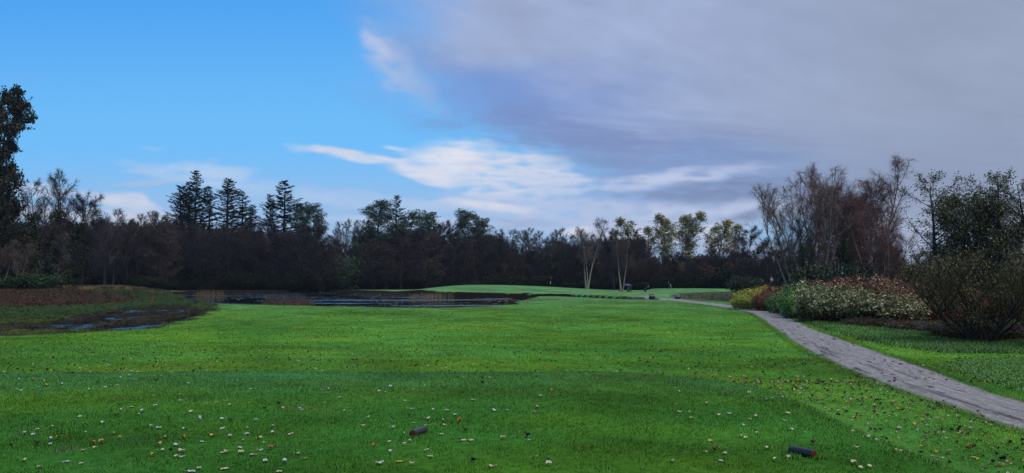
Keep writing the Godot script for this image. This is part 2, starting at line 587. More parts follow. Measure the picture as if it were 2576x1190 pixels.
func sky_at(az: float, el: float) -> Color:
	# az, el in units of photograph pixels along the horizon and above it, so 0.03 degree each
	var x := 1288.0 + az
	var y := 704.0 - el
	var up := clampf(el / 704.0, 0.0, 3.6)
	var low := Color(0.62, 0.75, 0.90).srgb_to_linear()
	var mid := Color(0.44, 0.745, 0.98).srgb_to_linear()
	var top := Color(0.30, 0.635, 0.945).srgb_to_linear()
	var c := low.lerp(mid, sm(0.16, 0.52, up)).lerp(top, sm(0.45, 1.15, up))
	c = c.lerp(Color(0.20, 0.48, 0.82).srgb_to_linear(), sm(1.1, 3.2, up))
	var wx := n_cloud.get_noise_2d(x * 0.55, y * 1.3)
	var wy := n_cloud.get_noise_2d(x * 0.55 + 5000.0, y * 1.3)
	var st := n_streak.get_noise_2d((x + y * 0.5) * 0.32, (y - x * 0.36 * sm(520.0, 250.0, y)) * 1.5)
	var fi := n_streak.get_noise_2d((x + y * 0.5) * 1.0 + 900.0, (y - x * 0.34 * sm(520.0, 250.0, y)) * 3.2)
	var bi := n_cloud.get_noise_2d(x * 2.6 + 333.0, y * 4.6)
	var qx := x + wx * 120.0
	var qy := y + wy * 70.0
	# the grey bank that covers the right of the view and goes on overhead and behind
	var edge := 905.0 + 0.42 * (qy - 30.0) + 55.0 * st + 40.0 * fi
	if y > 230.0:
		edge += (qy - 230.0) * 1.15 * sm(230.0, 330.0, y)
	if x > 3400.0:
		edge = minf(edge, 905.0)
	var bank := sm(edge - 150.0, edge + 360.0, qx + 60.0 * fi) * (1.0 - sm(5400.0, 7000.0, x))
	bank = maxf(bank, sm(-2500.0, -4300.0, qx) * 0.9)
	var lower := sm(330.0, 430.0, y + 40.0 * wy) * sm(2300.0, 1500.0, x)
	var grey := Color(0.625, 0.68, 0.815).srgb_to_linear()
	grey = grey.lerp(Color(0.49, 0.595, 0.82).srgb_to_linear(), sm(90.0, 260.0, qy) * sm(1950.0, 1150.0, qx + 120.0 * st))
	grey = grey.lerp(Color(0.54, 0.60, 0.765).srgb_to_linear(), sm(250.0, 400.0, qy) * sm(2500.0, 1400.0, absf(qx - 1750.0) + 900.0) )
	grey = grey.lerp(Color(0.585, 0.63, 0.72).srgb_to_linear(), sm(1500.0, 2400.0, qx) * 0.75)
	grey = grey.lerp(Color(0.66, 0.70, 0.79).srgb_to_linear(), sm(470.0, 640.0, qy) * 0.6)
	var g := 1.0 + (0.09 * st + 0.05 * fi + 0.04 * bi) * (1.0 - 0.6 * sm(1500.0, 2300.0, x)) + 0.07 * wx
	grey = Color(grey.r * g, grey.g * g, grey.b * g)
	c = c.lerp(grey, bank * (1.0 - 0.35 * lower) * 0.97)
	if y > -150.0 and y < 760.0 and x > -400.0 and x < 3200.0:
		for b in blobs:
			var dx: float = qx * 0.55 + x * 0.45 - b[0]
			var dy: float = qy * 0.5 + y * 0.5 - b[1]
			var u: float = (dx * b[4] + dy * b[5]) * b[2]
			var w: float = (dy * b[4] - dx * b[5]) * b[3]
			var r: float = u * u + w * w + (st * 0.5 + fi * 0.4 + bi * 0.55 - 0.05) * b[8]
			if r < 1.0:
				c = c.lerp(b[6], b[7] * clampf(0.85 + fi * 0.7 + bi * 0.7, 0.0, 1.0) * sm(1.0, -0.1, r))
	return c

func make_sky() -> ImageTexture:
	n_cloud.seed = 11
	n_cloud.frequency = 0.0032
	n_cloud.fractal_octaves = 4
	n_streak.seed = 23
	n_streak.frequency = 0.006
	n_streak.fractal_octaves = 4
	blob(1000, 168, 170, 62, 42, Color(0.72, 0.76, 0.87), 0.75)            # bright fringe of the bank
	blob(930, 105, 70, 28, 30, Color(0.78, 0.81, 0.90), 0.5)
	blob(1190, 235, 300, 90, 30, Color(0.48, 0.60, 0.83), 0.5)
	blob(1360, 318, 360, 52, 6, Color(0.48, 0.565, 0.765), 0.7)
	blob(1620, 380, 420, 64, 8, Color(0.49, 0.565, 0.745), 0.65)
	blob(1240, 424, 250, 68, 8, Color(0.86, 0.865, 0.915), 0.96)             # white mass under the bank
	blob(1130, 400, 90, 40, -12, Color(0.90, 0.90, 0.94), 0.9)
	blob(1390, 440, 180, 28, 8, Color(0.80, 0.83, 0.92), 0.9)
	blob(930, 408, 260, 20, 9, Color(0.84, 0.86, 0.92), 0.95)              # long white streak
	blob(1080, 440, 130, 20, 14, Color(0.86, 0.87, 0.93), 0.95)
	blob(820, 388, 140, 14, 3, Color(0.80, 0.83, 0.91), 0.8)
	blob(1000, 375, 50, 10, 10, Color(0.86, 0.88, 0.94), 0.8)
	blob(1680, 446, 320, 30, -3, Color(0.76, 0.80, 0.91), 0.9)
	blob(1420, 515, 420, 40, 2, Color(0.76, 0.79, 0.90), 0.95)
	blob(1250, 508, 160, 18, 2, Color(0.86, 0.87, 0.92), 0.9)
	blob(1500, 560, 420, 40, 2, Color(0.72, 0.77, 0.89), 0.9)
	blob(1290, 556, 130, 22, 0, Color(0.56, 0.63, 0.78), 0.55)
	blob(1780, 486, 270, 26, -1, Color(0.48, 0.54, 0.69), 0.95)            # dark bar
	blob(1760, 530, 280, 24, 2, Color(0.74, 0.79, 0.90), 0.9)
	blob(1480, 585, 60, 18, 0, Color(0.90, 0.89, 0.90), 0.8)
	blob(1700, 590, 300, 40, 0, Color(0.82, 0.85, 0.92), 0.8)
	blob(1860, 550, 48, 20, -18, Color(0.50, 0.56, 0.70), 0.85)
	blob(1960, 590, 170, 34, 0, Color(0.50, 0.74, 0.93), 0.75)
	blob(2050, 600, 120, 34, 0, Color(0.50, 0.76, 0.95), 0.7)
	blob(2350, 600, 300, 60, 0, Color(0.68, 0.72, 0.82), 0.7)
	blob(360, 457, 110, 11, 2, Color(0.72, 0.76, 0.85), 0.9)               # small clouds on the left
	blob(470, 440, 230, 34, 10, Color(0.74, 0.82, 0.93), 0.75)
	blob(330, 424, 80, 8, 6, Color(0.70, 0.77, 0.88), 0.6)
	blob(380, 365, 50, 6, 0, Color(0.58, 0.77, 0.95), 0.7)
	blob(300, 495, 160, 22, 8, Color(0.82, 0.84, 0.91), 0.9)
	blob(70, 470, 110, 22, 4, Color(0.80, 0.83, 0.91), 0.8)
	blob(260, 545, 330, 34, 0, Color(0.84, 0.84, 0.90), 0.9)
	blob(900, 505, 330, 32, 4, Color(0.72, 0.80, 0.92), 0.75)
	blob(1000, 560, 300, 24, 0, Color(0.76, 0.82, 0.93), 0.75)
	blob(40, 190, 60, 20, 0, Color(0.45, 0.68, 0.95), 0.3)
	var per := 1024.0 / 360.0
	var coarse := Image.create_empty(1024, 512, false, Image.FORMAT_RGBF)
	coarse.fill(Color(0.15, 0.17, 0.16))
	for j in 264:
		var el := 90.0 - (j + 0.5) / per
		for k in 1024:
			var az := (k + 0.5) / per
			if az > 180.0: az -= 360.0
			coarse.set_pixel(k, j, sky_at(az * 33.3, el * 33.3))
	coarse.resize(4096, 2048, Image.INTERPOLATE_CUBIC)
	per = 4096.0 / 360.0
	for j in range(640, 1030):
		var el := 90.0 - (j + 0.5) / per
		for k in range(-440, 440):
			var az := (k + 0.5) / per
			coarse.set_pixel(posmod(k, 4096), j, sky_at(tan(deg_to_rad(az)) * F if absf(az) < 44.0 else az * 33.3, tan(deg_to_rad(el)) * F / cos(deg_to_rad(az))))
	return ImageTexture.create_from_image(coarse)

# ---------------------------------------------------------------- setting up
func _ready() -> void:
	rng.seed = 20231
	var cam := Camera3D.new()
	cam.name = "camera"
	cam.position = Vector3(0, EYE, 0)
	cam.rotation = Vector3(PITCH, 0, 0)
	cam.fov = rad_to_deg(2.0 * atan(595.0 / F))
	cam.near = 0.1
	cam.far = 5000.0
	add_child(cam)
	cam.current = true
	var env := Environment.new()
	env.background_mode = Environment.BG_SKY
	env.sky = Sky.new()
	var pm := PanoramaSkyMaterial.new()
	pm.panorama = make_sky()
	pm.energy_multiplier = 1.0
	env.sky.sky_material = pm
	env.background_energy_multiplier = 0.5
	env.tonemap_mode = Environment.TONE_MAPPER_LINEAR
	env.tonemap_exposure = 2.0
	env.fog_enabled = true
	env.fog_density = 0.00015
	env.fog_light_color = Color(0.80, 0.88, 1.0)
	env.sdfgi_enabled = true
	env.ssao_enabled = true
	env.ssil_enabled = true
	var we := WorldEnvironment.new()
	we.name = "world_environment"
	we.environment = env
	add_child(we)
	var sun := DirectionalLight3D.new()
	sun.name = "sun"
	sun.light_energy = 0.5
	sun.light_color = Color(1.0, 0.96, 0.90)
	sun.light_angular_distance = 40.0
	sun.shadow_enabled = true
	sun.rotation = Vector3(deg_to_rad(-58), deg_to_rad(35), 0)
	add_child(sun)

	n_warp.seed = 5
	n_warp.frequency = 0.05
	n_fine.seed = 6
	n_fine.frequency = 0.05
	n_fine.fractal_octaves = 3
	n_big.seed = 7
	n_big.frequency = 0.02
	outlines()
	materials()
	build_ground()
	build_ditch()
	build_path()
	build_water()
	build_grass()
	build_woods()
	build_shrubs()
	build_reeds()
	build_course_things()
	build_leaves()

func outlines() -> void:
	pond = places([1225, 770.5, 1100, 775, 950, 774, 740, 769, 600, 767, 520, 763, 462, 757], -0.25)
	for q in places([428, 741, 500, 737.5, 620, 736, 800, 734.5, 860, 734.5, 960, 737.5, 1040, 741.5, 1110, 747.5, 1200, 749, 1310, 750], WATER):
		pond.append(q)
	for q in places([1345, 748, 1326, 753, 1308, 759, 1296, 766], -0.25):
		pond.append(q)
	pond_box = Rect2(pond[0], Vector2.ZERO)
	for q in pond:
		pond_box = pond_box.expand(q)
	pond_box = pond_box.grow(3.0)
	ditch = places([1335, 745.5, 1390, 744.8, 1433, 745.5, 1480, 748, 1532, 750.8, 1580, 752.6, 1628, 754.2])
	mud = places([-120, 838, 0, 831, 150, 832, 270, 833, 370, 827, 450, 810, 515, 793, 527, 781, 490, 771, 420, 768, 350, 775, 260, 783, 180, 800, 100, 812, 0, 815, -120, 815])
	scrub = places([-200, 858, 0, 845, 130, 842, 270, 834, 370, 827, 450, 810, 515, 793, 530, 778, 540, 769, 470, 756, 420, 738, 300, 733, 0, 735, -300, 735])
	verge = places([3400, 890, 2700, 882, 2500, 880, 2380, 872, 2260, 852, 2140, 834, 2040, 818, 1985, 797, 1930, 779, 1850, 764, 1780, 756, 1720, 752, 1700, 738, 1850, 733, 2000, 733, 3400, 733])
	wood = PackedVector2Array([Vector2(-140, 85), Vector2(-62, 104), Vector2(-58, 122), Vector2(-44, 134), Vector2(-32, 136), Vector2(-18, 149), Vector2(-2, 152), Vector2(14, 141), Vector2(20, 141), Vector2(38, 137), Vector2(40, 118), Vector2(32, 86), Vector2(150, 70), Vector2(1500, 100), Vector2(1500, 1600), Vector2(-1500, 1600), Vector2(-1500, 85)])
	path_l = places([2576, 1090, 2390, 1025, 2200, 960, 2050, 895, 1980, 850, 1930, 815, 1890, 790, 1850, 780, 1760, 766, 1655, 755.5])
	path_r = places([2576, 1015, 2450, 975, 2300, 920, 2150, 865, 2050, 830, 1985, 800, 1930, 785, 1850, 770, 1750, 758, 1692, 751])
	path_l.insert(0, Vector2(5.7, 2.0))
	path_r.insert(0, Vector2(7.3, 2.0))
	path_l.append(Vector2(11.0, 76.0))
	path_r.append(Vector2(12.8, 79.0))
	path_l = along(path_l, 300)
	path_r = along(path_r, 300)
	path_poly = path_l.duplicate()
	var back := path_r.duplicate()
	back.reverse()
	path_poly.append_array(back)

func along(p: PackedVector2Array, m: int) -> PackedVector2Array:
	var cv := Curve2D.new()
	for k in p.size():
		var t := (p[mini(k + 1, p.size() - 1)] - p[maxi(k - 1, 0)])
		var l0 := p[k].distance_to(p[maxi(k - 1, 0)]) * 0.3
		var l1 := p[k].distance_to(p[mini(k + 1, p.size() - 1)]) * 0.3
		t = t.normalized()
		cv.add_point(p[k], -t * l0, t * l1)
	var r := PackedVector2Array()
	for k in m:
		r.append(cv.sample_baked(cv.get_baked_length() * pow(float(k) / (m - 1), 1.25), true))
	return r

func materials() -> void:
	var g := mat("ground", 0.95, 0.1)
	g.albedo_texture = noise_tex(0.03, 4, 0.72, 1.0, 512, 31)
	g.uv1_triplanar = true
	g.uv1_world_triplanar = true
	g.uv1_scale = Vector3(0.45, 0.45, 0.45)
	g.heightmap_enabled = true
	g.heightmap_scale = 0.5
	g.heightmap_texture = noise_tex(0.05, 4, 0.0, 1.0, 512, 33)
	M.ground = g
	M.grass = mat("grass", 0.75, 0.25, 0.25)
	M.twig = mat("twigs", 0.9, 0.15)
	M.leaf = mat("leaves", 0.6, 0.35, 0.5)
	M.needle = mat("needles", 0.8, 0.2)
	var b := mat("bark", 0.92, 0.15)
	b.heightmap_enabled = true
	b.heightmap_scale = 2.0
	b.heightmap_texture = noise_tex(0.06, 4, 0.0, 1.0, 256, 41)
	b.albedo_texture = noise_tex(0.05, 4, 0.6, 1.0, 256, 42)
	b.uv1_triplanar = true
	b.uv1_scale = Vector3(1.2, 0.5, 1.2)
	M.bark = b
	# birch bark: white with dark scars that lie across the stem
	var im := Image.create_empty(128, 256, false, Image.FORMAT_RGB8)
	var nz := FastNoiseLite.new()
	nz.seed = 8
	nz.frequency = 0.05
	for j in 256:
		for i in 128:
			var a := nz.get_noise_2d(i * 0.5, j * 2.2)
			var c := nz.get_noise_2d(i * 0.3 + 500.0, j * 0.5)
			var w := 0.80 + 0.1 * nz.get_noise_2d(i * 3.0, j * 3.0)
			if a > 0.24: w *= 0.35
			if c > 0.33: w *= 0.3
			im.set_pixel(i, j, Color(w, w * 0.97, w * 0.93))
	var bb := mat("birch_bark", 0.8, 0.2)
	bb.albedo_texture = ImageTexture.create_from_image(im)
	bb.uv1_triplanar = true
	bb.uv1_scale = Vector3(0.8, 0.8, 0.8)
	M.birch = bb

func build_ground() -> void:
	var xs := PackedFloat32Array([-1500, -700, -400, -250, -180])
	var x := -130.0
	while x < 100.01:
		xs.append(x)
		x += 0.5 if absf(x) < 80.0 else 1.0
	for q in [130, 180, 250, 400, 700, 1500]: xs.append(q)
	var ds := PackedFloat32Array([-60, -20])
	var d := -6.0
	while d < 165.0:
		ds.append(d)
		d += 0.25 if d < 22.0 or (d > 66.0 and d < 92.0) else 0.5
	for q in [170, 180, 200, 260, 400, 800, 1600]: ds.append(q)
	var t := TB.new()
	var hs := PackedFloat32Array()
	for dd in ds:
		for xx in xs:
			hs.append(ground_h(xx, dd))
	var w := xs.size()
	for j in ds.size():
		for i in w:
			var h := hs[j * w + i]
			t.v.append(Vector3(xs[i], h, -ds[j]))
			var i0 := maxi(i - 1, 0)
			var i1 := mini(i + 1, w - 1)
			var j0 := maxi(j - 1, 0)
			var j1 := mini(j + 1, ds.size() - 1)
			var gx := (hs[j * w + i1] - hs[j * w + i0]) / (xs[i1] - xs[i0])
			var gd := (hs[j1 * w + i] - hs[j0 * w + i]) / (ds[j1] - ds[j0])
			t.n.append(Vector3(-gx, 1.0, gd).normalized())
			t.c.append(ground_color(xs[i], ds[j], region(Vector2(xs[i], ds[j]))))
	for j in ds.size() - 1:
		for i in w - 1:
			var a := j * w + i
			t.i.append(a); t.i.append(a + w); t.i.append(a + 1)
			t.i.append(a + 1); t.i.append(a + w); t.i.append(a + w + 1)
	var o := part("ground", t.mesh(), M.ground, self)
	tag(o, "mown golf course ground with raised tee, fairway, banks and mounds", "", "", "structure")

func build_ditch() -> void:
	var t := TB.new()
	var m := 260
	for k in m:
		var f := float(k) / (m - 1) * (ditch.size() - 1)
		var a := ditch[mini(int(f), ditch.size() - 2)]
		var p := a.lerp(ditch[mini(int(f), ditch.size() - 2) + 1], f - mini(int(f), ditch.size() - 2))
		var w := n_fine.get_noise_2d(p.x * 16.0, 3.0)
		for q in 3:
			var d: float = p.y + [0.0, 0.25, 0.5][q] + 0.08 * w
			var top := ground_h(p.x, p.y + 1.6)
			t.v.append(Vector3(p.x, [top - 0.62, top - 0.10, top + 0.015 + 0.05 * n_fine.get_noise_2d(p.x * 40.0, 9.0)][q], -d))
			t.n.append(Vector3(0, 0.35, 1).normalized())
			t.c.append(Color(0.016, 0.013, 0.009))
	for k in m - 1:
		for q in 2:
			var a := k * 3 + q
			t.i.append(a); t.i.append(a + 1); t.i.append(a + 3)
			t.i.append(a + 3); t.i.append(a + 1); t.i.append(a + 4)
	tag(part("ditch_bank", t.mesh(), M.ground, self), "dark bare far bank of the narrow ditch across the fairway", "", "", "structure")

func build_path() -> void:
	var t := TB.new()
	var m := path_l.size()
	for k in m:
		var l := path_l[k]
		var r := path_r[k]
		var wide := l.distance_to(r)
		for q in 9:
			var f := q / 8.0
			var e := 0.0
			if q == 0: e = -0.05 + 0.10 * n_fine.get_noise_2d(l.x * 40.0, l.y * 40.0)
			if q == 8: e = 0.05 + 0.10 * n_fine.get_noise_2d(r.x * 40.0, r.y * 40.0 + 90.0)
			var p := l.lerp(r, f + e / wide)
			t.v.append(Vector3(p.x, ground_h(p.x, p.y) + 0.012 + 0.02 * sin(PI * f), -p.y))
			t.n.append(Vector3((f - 0.5) * 0.05, 1, 0).normalized())
			t.c.append(Color.WHITE)
			t.uv.append(Vector2(f, l.y / 80.0))
	for k in m - 1:
		for q in 8:
			var a := k * 9 + q
			t.i.append(a); t.i.append(a + 9); t.i.append(a + 1)
			t.i.append(a + 1); t.i.append(a + 9); t.i.append(a + 10)
	var im := Image.create_empty(192, 2048, false, Image.FORMAT_RGB8)
	var nz := FastNoiseLite.new()
	nz.seed = 14
	nz.frequency = 0.03
	nz.fractal_octaves = 4
	for j in 2048:
		var dist := j / 2048.0 * 80.0
		for i in 192:
			var f := i / 191.0
			var a := nz.get_noise_2d(i * 1.6, j * 1.6)
			var s := nz.get_noise_2d(i * 2.9 + 700.0 + 14.0 * a, j * 0.55 + 10.0 * a)
			var grain := nz.get_noise_2d(i * 22.0, j * 17.0) + 0.5 * nz.get_noise_2d(i * 9.0 + 40.0, j * 6.0)
			var c := Color(0.425, 0.415, 0.41).lerp(Color(0.53, 0.52, 0.515), a + 0.5)
			# mud in the wheel lines
			var rut := maxf(sm(0.20, 0.0, absf(f - 0.28)) * (1.0 + 0.5 * sm(26.0, 18.0, dist)), sm(0.14, 0.0, absf(f - 0.55)) * 0.8)
			var mudk := sm(0.02, 0.34, s * 0.8 + a * 0.5 + rut * 0.28 - 0.16) * (0.4 + 0.6 * rut)
			mudk *= sm(46.0, 14.0, dist) * 0.55 + 0.15
			mudk *= sm(-0.25, 0.25, nz.get_noise_2d(i * 0.5 + 77.0, j * 0.22))
			c = c.lerp(Color(0.20, 0.175, 0.165), clampf(mudk, 0.0, 0.95))
			var side := maxf(sm(0.10, 0.0, f), sm(0.92, 1.0, f)) * (0.5 + a)
			c = c.lerp(Color(0.27, 0.26, 0.20), clampf(side, 0.0, 0.8))
			# a few wet hollows
			if dist > 12.0 and nz.get_noise_2d(i * 1.2 + 50.0, j * 0.9 + 300.0) > 0.42: c = c.lerp(Color(0.13, 0.12, 0.13), 0.85)
			var k := 1.0 + grain * 0.5
			im.set_pixel(i, j, Color(c.r * k, c.g * k, c.b * k))
	var mt := StandardMaterial3D.new()
	mt.resource_name = "gravel"
	mt.albedo_texture = ImageTexture.create_from_image(im)
	mt.roughness = 0.62
	mt.metallic_specular = 0.4
	mt.heightmap_enabled = true
	mt.heightmap_scale = 1.2
	mt.heightmap_texture = mt.albedo_texture
	mt.cull_mode = BaseMaterial3D.CULL_DISABLED
	var o := part("path", t.mesh(), mt, self)
	tag(o, "worn grey gravel path with muddy wheel ruts curving away on the right", "", "", "structure")

func upward(idx: PackedInt32Array, p: PackedVector2Array) -> PackedInt32Array:
	for k in range(0, idx.size(), 3):
		if (p[idx[k + 1]] - p[idx[k]]).cross(p[idx[k + 2]] - p[idx[k]]) > 0.0:
			var q := idx[k + 1]
			idx[k + 1] = idx[k + 2]
			idx[k + 2] = q
	return idx

func build_water() -> void:
	# ripples in patches: calm sheets and wind-ruffled bands
	var im := Image.create_empty(1024, 1024, false, Image.FORMAT_RGBA8)
	var rough := Image.create_empty(1024, 1024, false, Image.FORMAT_RGB8)
	var nz := FastNoiseLite.new()
	nz.seed = 77
	nz.frequency = 0.035
	nz.fractal_octaves = 3
	for j in 1024:
		for i in 1024:
			var patch := sm(0.06, 0.30, nz.get_noise_2d(i * 0.10, j * 0.34))
			var r := nz.get_noise_2d(i * 2.2 + 900.0, j * 3.6)
			var v := 0.5 + r * (0.04 + 0.96 * patch) * 0.5
			im.set_pixel(i, j, Color(v, v, v))
			rough.set_pixel(i, j, Color(1, 1, 1) * (0.035 + 0.30 * patch * (0.7 + r)))
	im.bump_map_to_normal_map(2.5)
	var wm := plain("pond_water", Color(0.006, 0.007, 0.007), 0.05, 0.5)
	wm.roughness = 1.0
	wm.roughness_texture = ImageTexture.create_from_image(rough)
	wm.normal_enabled = true
	wm.normal_texture = ImageTexture.create_from_image(im)
	wm.normal_scale = 1.0
	M.water = wm
	var t := TB.new()
	var big := Geometry2D.offset_polygon(pond, 1.6)[0]
	var idx := Geometry2D.triangulate_polygon(big)
	for p in big:
		t.uv.append(p / 120.0); t.v.append(Vector3(p.x, WATER, -p.y)); t.n.append(Vector3.UP); t.c.append(Color.WHITE)
	t.i = upward(idx, big)
	tag(part("pond_water", t.mesh(), M.water, self), "dark still pond reflecting the wood, with rippled bands of sky", "", "", "structure")
	t = TB.new()
	var wet := Geometry2D.offset_polygon(mud, -0.3)[0]
	for p in wet:
		t.uv.append(p / 120.0); t.v.append(Vector3(p.x, -0.312, -p.y)); t.n.append(Vector3.UP); t.c.append(Color.WHITE)
	t.i = upward(Geometry2D.triangulate_polygon(wet), wet)
	tag(part("puddle_water", t.mesh(), M.water, self), "shallow rain puddles standing in the churned mud on the left", "", "", "structure")
	# floating weed in long drifts
	var weed := TB.new()
	for k in 2600:
		var p := Vector2(rng.randf_range(pond_box.position.x, pond_box.end.x), rng.randf_range(pond_box.position.y, pond_box.end.y))
		if nz.get_noise_2d(p.x * 3.0, p.y * 11.0) < 0.18 or pond_sd(p) > -0.8:
			continue
		for q in 3:
			var c := Vector3(p.x + rng.randf_range(-.8, .8), WATER + 0.006, -p.y + rng.randf_range(-.4, .4))
			var a := rng.randf() * TAU
			var s := rng.randf_range(0.06, 0.2)
			var e := Vector3(cos(a), 0, sin(a)) * s
			var f := Vector3(-sin(a), 0, cos(a)) * s
			weed.quad(c - e, c - f, c + e + Vector3(0, 0.01, 0), c + f, Vector3.UP, vary(Color(0.16, 0.19, 0.15), 0.3))
	tag(part("pond_weed", weed.mesh(), M.grass, self), "pale weed floating in drifts on the pond", "", "", "stuff")

func build_grass() -> void:
	var near := tufted(46, 0.12, 0.014, 0.034, 0.0055, 0.8, Color(1, 1, 1), 0.30)
	var mid := tufted(46, 0.26, 0.016, 0.04, 0.011, 0.8, Color(1, 1, 1), 0.26)
	var long := tufted(40, 0.20, 0.10, 0.26, 0.012, 0.45, Color(1, 1, 1), 0.3, 0.4)
	var dry := tufted(40, 0.26, 0.10, 0.34, 0.014, 0.5, Color(1, 1, 1), 0.3, 0.4)
	var w1: Array[Transform3D] = []
	var c1: Array[Color] = []
	var w2: Array[Transform3D] = []
	var c2: Array[Color] = []
	var w3: Array[Transform3D] = []
	var c3: Array[Color] = []
	var w4: Array[Transform3D] = []
	var c4: Array[Color] = []
	for k in 20000:
		var d := 4.5 + sqrt(rng.randf()) * 13.5
		var x := rng.randf_range(-0.78, 0.78) * d
		if region(Vector2(x, d)) != "lawn": continue
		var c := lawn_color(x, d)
		var edge := tee_sd(Vector2(x, d))
		var s := rng.randf_range(0.8, 1.2) * (1.6 if absf(edge - 0.05) < 0.16 else 1.0)
		w1.append(Transform3D(Basis(Vector3.UP, rng.randf() * TAU).scaled(Vector3(1, s, 1)), Vector3(x, ground_h(x, d) - 0.003, -d)))
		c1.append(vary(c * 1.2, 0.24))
	for k in 60000:
		var d := 17.0 + pow(rng.randf(), 0.7) * 62.0
		var x := rng.randf_range(-0.74, 0.74) * d
		if region(Vector2(x, d)) != "lawn": continue
		var s := rng.randf_range(0.8, 1.2) * (1.0 + d * 0.006)
		w2.append(Transform3D(Basis(Vector3.UP, rng.randf() * TAU).scaled(Vector3(s, s, s)), Vector3(x, ground_h(x, d) - 0.004, -d)))
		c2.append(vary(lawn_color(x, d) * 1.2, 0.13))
	for k in 8000:                            # the uncut fringe along the tee's front edge
		var x := rng.randf_range(-10.5, 3.4)
		var d := 13.55 + 0.01 * x + 0.07 * sin(x * 0.9)
		if x > 1.2:
			d = 13.55 - 2.6 + sqrt(maxf(2.6 * 2.6 - pow(x - 1.25, 2.0), 0.0))
		d += absf(rng.randfn(0.0, 0.09)) + 0.02
		var s := rng.randf_range(1.5, 2.7) * sm(3.6, 1.5, x)
		w1.append(Transform3D(Basis(Vector3.UP, rng.randf() * TAU).scaled(Vector3(0.8, s, 0.8)), Vector3(x, ground_h(x, d) - 0.003, -d)))
		c1.append(vary(Color(0.026, 0.085, 0.016), 0.3))
	for k in 5200:
		var q := rng.randi() % path_l.size()
		var left := rng.randf() < 0.5
		var p := (path_l[q] if left else path_r[q]) + Vector2(rng.randfn(0, 0.05) + (-0.05 if left else 0.05), rng.randf_range(-0.3, 0.3))
		var s := rng.randf_range(0.9, 1.7)
		w1.append(Transform3D(Basis(Vector3.UP, rng.randf() * TAU).scaled(Vector3(1, s, 1)), Vector3(p.x, ground_h(p.x, p.y), -p.y)))
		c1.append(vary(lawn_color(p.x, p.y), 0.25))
	# long grass of the verge under the shrubs, by the path and at the corner of the tee
	var long_px := places([2380, 925, 2450, 905, 2580, 905, 2700, 930, 2700, 985, 2576, 985, 2440, 950])
	var drift := places([2050, 822, 2140, 824, 2300, 838, 2420, 862, 2600, 872, 2600, 890, 2380, 888, 2260, 872, 2160, 852])
	for k in 26000:
		var d := rng.randf_range(10.0, 46.0)
		var x := d * rng.randf_range(0.28, 0.86)
		var p := Vector2(x, d)
		var tall := 0.0
		var c := Color(0.085, 0.230, 0.06)
		if Geometry2D.is_point_in_polygon(p, long_px):
			tall = 0.42; c = Color(0.105, 0.245, 0.062)
		elif Geometry2D.is_point_in_polygon(p, drift):
			tall = 0.7; c = Color(0.065, 0.155, 0.045).lerp(Color(0.115, 0.26, 0.068), sm(-0.1, 0.3, n_fine.get_noise_2d(x * 6.0, d * 6.0)))
		elif region(p) == "verge" and rng.randf() < 0.5:
			tall = 0.7; c = Color(0.055, 0.125, 0.035)
		else: continue
		var s := tall * rng.randf_range(0.7, 1.2)
		w3.append(Transform3D(Basis(Vector3.UP, rng.randf() * TAU).scaled(Vector3(1, s, 1)), Vector3(x, ground_h(x, d) - 0.01, -d)))
		c3.append(vary(c, 0.25))
	for k in 60:
		var f := rng.randf()
		var x := lerpf(2.2, 3.9, f) + rng.randf_range(-.12, .12)
		var d := lerpf(12.4, 9.3, f) + rng.randf_range(-.15, .15)
		w3.append(Transform3D(Basis(Vector3.UP, rng.randf() * TAU).scaled(Vector3(0.6, rng.randf_range(0.12, 0.26), 0.6)), Vector3(x, ground_h(x, d) - 0.005, -d)))
		c3.append(vary(Color(0.075, 0.19, 0.045), 0.2))
	# dead and rank growth on the left, round the mud
	var red := places([-100, 745, 120, 743, 280, 752, 300, 764, 180, 770, -100, 772])
	var straw := places([-100, 738, 150, 736, 420, 737, 430, 743, 250, 744, -100, 745])
	for k in 26000:
		var d := 26.0 + pow(rng.randf(), 0.8) * 76.0
		var x := d * rng.randf_range(-0.82, -0.28)
		var p := Vector2(x, d)
		var r := region(p)
		if r != "scrub" and r != "mud": continue
		var c := Color(0.050, 0.095, 0.030)
		var tall := 0.45
		var nn := n_fine.get_noise_2d(x * 5.0, d * 5.0)
		if r == "mud":
			if ground_h(x, d) < -0.285: continue
			c = Color(0.055, 0.046, 0.034).lerp(Color(0.050, 0.060, 0.028), sm(-0.2, 0.3, nn)); tall = 0.3
		elif Geometry2D.is_point_in_polygon(p + Vector2(rng.randfn(0, 0.8), rng.randfn(0, 2.2)), red) and rng.randf() < 0.85:
			c = Color(0.070, 0.034, 0.028).lerp(Color(0.062, 0.052, 0.030), sm(-0.2, 0.3, nn)); tall = 1.0
		elif Geometry2D.is_point_in_polygon(p + Vector2(rng.randfn(0, 0.8), rng.randfn(0, 2.0)), straw):
			c = Color(0.17, 0.13, 0.070).lerp(Color(0.05, 0.06, 0.03), sm(-0.25, 0.15, nn)); tall = 1.5
		elif d < 36.0:
			c = Color(0.085, 0.115, 0.024); tall = 0.28
		w4.append(Transform3D(Basis(Vector3.UP, rng.randf() * TAU).scaled(Vector3(1.3, tall * rng.randf_range(0.6, 1.3), 1.3)), Vector3(x, ground_h(x, d) - 0.01, -d)))
		c4.append(vary(c, 0.3))
	# faded heath behind the path's end, before the tees
	var heath := places([1714, 751, 1730, 744, 1800, 740, 1860, 743, 1880, 755, 1840, 757, 1780, 753])
